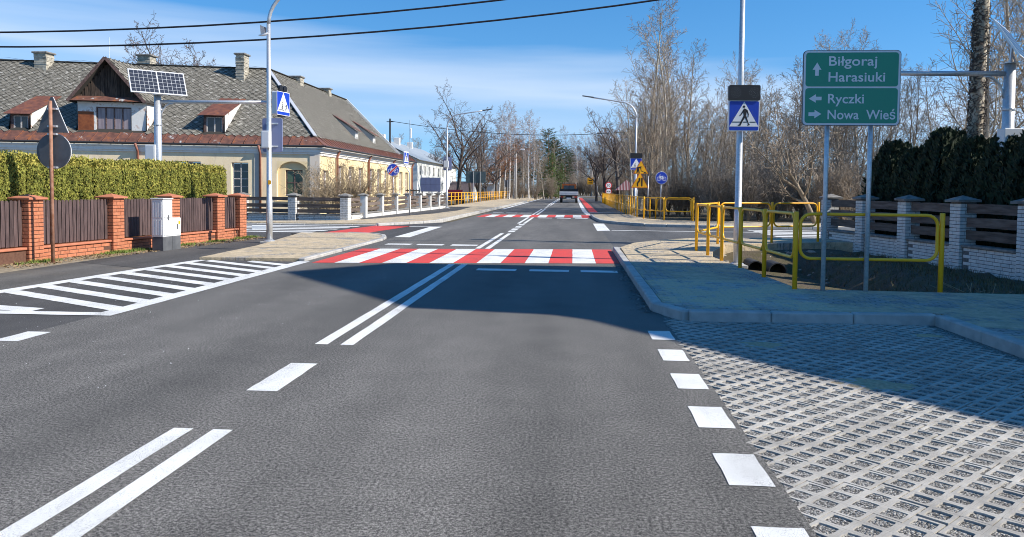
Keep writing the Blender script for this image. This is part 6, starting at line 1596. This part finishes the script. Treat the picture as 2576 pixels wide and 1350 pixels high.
# ivy covered trunk
def ivy_tree():
    p = AT(2452,330,21.5); t = thing('ivy_trunk', 'thick tall trunk wrapped in dark dead ivy behind the thuja hedge', 'tree', (p.x,21.5,0)); rg = random.Random(5)
    obj('trunk', MB().tube([(-.05,0,-.1),(0,0,3),(.08,0,6),(.12,0,10.5)], [.21,.18,.165,.14], 12).mesh('trunk', mt_barkp, True), t); mb = MB()
    for k in range(1500):
        z = rg.uniform(.5,6.6); a = rg.gauss(3.6,1.35); rr = .185-.006*z; c = Vector((.02*z*.6+rr*math.cos(a), rr*math.sin(a), z)); n = Vector((math.cos(a),math.sin(a),0)); tv = Vector((-math.sin(a),math.cos(a),0))
        e = c+n*rg.uniform(.01,.09)+tv*rg.uniform(-.12,.12)+Vector((0,0,rg.uniform(-.10,.14))); m_ = c+n*.05+tv*rg.uniform(-.05,.05); mb.tube([c,m_,e], [.016,.012,.006], 3, cap=False)
    obj('ivy', mb.mesh('ivy', mt_barkd), t)
ivy_tree()
# shrub before the yellow wall
for px, Y, s in ((835,39.5,1.02),(885,40.5,1.12),(930,41.5,.9),(795,41,.75)): plant(shr[int(px) % 2], tr(px,Y), Y, s)
# left of the road
plant(rnd[0], tr(1152,84), 84, 1.08, .4, label='large dark bare tree beside the white house'); plant(rnd[1], tr(1205,90), 90, .95, 1.7, label='dark bare tree behind the wide sign back'); plant(rnd[0], tr(1185,98), 98, .85, 3.3); plant(rnd[1], tr(1100,100), 100, .7, 5)
for px, Y, s in ((1256,118,.98),(1268,121,.92),(1280,117,1.0),(1292,124,.9),(1330,128,1.0),(1341,132,.92),(1240,130,.95),(1316,140,.98)): plant(bir[int(px) % 2], tr(px,Y), Y, s)
for px, Y, s in ((1378,142,1.0),(1398,148,.86),(1300,150,.9),(1285,140,.72),(1420,200,1.0),(1432,230,1.05),(1350,170,1.0),(1275,158,.85),(1298,165,.9),(1315,160,.8),(1334,172,.95),(1262,170,.9),(1392,172,1.0)): plant(pine[0], tr(px,Y), Y, s)
for px, Y, s in ((1388,134,.92),(1405,140,.74),(1366,138,.8)): plant(pine[1], tr(px,Y), Y, s)
rl = tree_proto('round', 37, mt_barkd, mt_rustleaf, H=4.2, name='rusty_tree', group='rust brown trees', label='bare tree with rust brown twigs in front of the birches')
plant(rl, tr(1247,108), 108, 1.15)
for px, Y, s in ((1225,112,.8),(1262,135,1.0)): plant(rl, tr(px,Y), Y, s)
for k in range(26):
    px = 1185+k*8+random.uniform(-6,6); Y = random.uniform(122,165); plant(stm[k % 4], tr(px,Y), Y, random.uniform(.8,1.15), label='slim bare tree in the roadside wood left of the bend')
for k in range(16):
    px = 1190+k*13; Y = random.uniform(118,150); plant(bru[k % 2], tr(px,Y), Y, random.uniform(.8,1.3), label='brown undergrowth in the roadside wood left of the bend')
# right of the road, mid distance
plant(rnd[1], tr(1556,94), 94, 1.05, 2.0, label='dark bare tree behind the thirty sign and pavilion'); plant(rnd[0], tr(1520,97), 97, .86, 1.1); plant(rnd[1], tr(1500,108), 108, .80, 4.1); plant(rnd[0], tr(1580,100), 100, .9, 2.6)
for px, Y, s in ((1590,106,.8),(1612,112,.85)): plant(pine[0], tr(px,Y), Y, s, label='dark pine behind the pavilion')
for k in range(22):
    px = 1530+k*7+random.uniform(-6,6); Y = random.uniform(97,130); plant(stm[k % 4], tr(px,Y), Y, random.uniform(.85,1.2), label='slim bare tree standing behind the pavilion')
for k in range(10): px = 1545+k*11; Y = random.uniform(96,104); plant(bru[k % 2], tr(px,Y), Y, random.uniform(1.0,1.4), label='low brush behind the pavilion')
# far wood closing the road
for k in range(70):
    px = 1395+k*2.2+random.uniform(-5,5); Y = random.uniform(215,300); pr = (stm+bir)[k % 6]; plant(pr, tr(px,Y), Y, random.uniform(.9,1.5), label='distant bare tree in the wood beyond the bend')
for k in range(4): px = 1405+k*30+random.uniform(-5,5); plant(pine[0], tr(px,250), random.uniform(230,290), random.uniform(.75,1.1), label='distant pine in the wood beyond the bend')
for k in range(24): px = 1390+k*7; plant(bru[k % 2], tr(px,215), random.uniform(205,225), random.uniform(1.2,2.0), label='brown undergrowth of the wood beyond the bend')
# behind the buildings
plant(rnd[0], tr(425,76), 76, 1.5, .9, label='bare tree crown rising behind the slate roof ridge'); plant(rnd[0], tr(450,80), 80, 1.5, 4.0, label='bare tree crown rising behind the slate roof ridge'); plant(rnd[1], tr(475,78), 78, 1.55, 2.2, label='bare tree crown rising behind the slate roof ridge'); plant(rnd[1], tr(-30,70), 70, 1.15, 1.0, label='bare tree at the far end of the slate roof')
for k, px in enumerate((940,965,985,1000,1020,1040,1055,1075)): plant(stm[k % 4], tr(px,128), 128+k, random.uniform(1.0,1.25), label='bare tree top behind the white house roof')
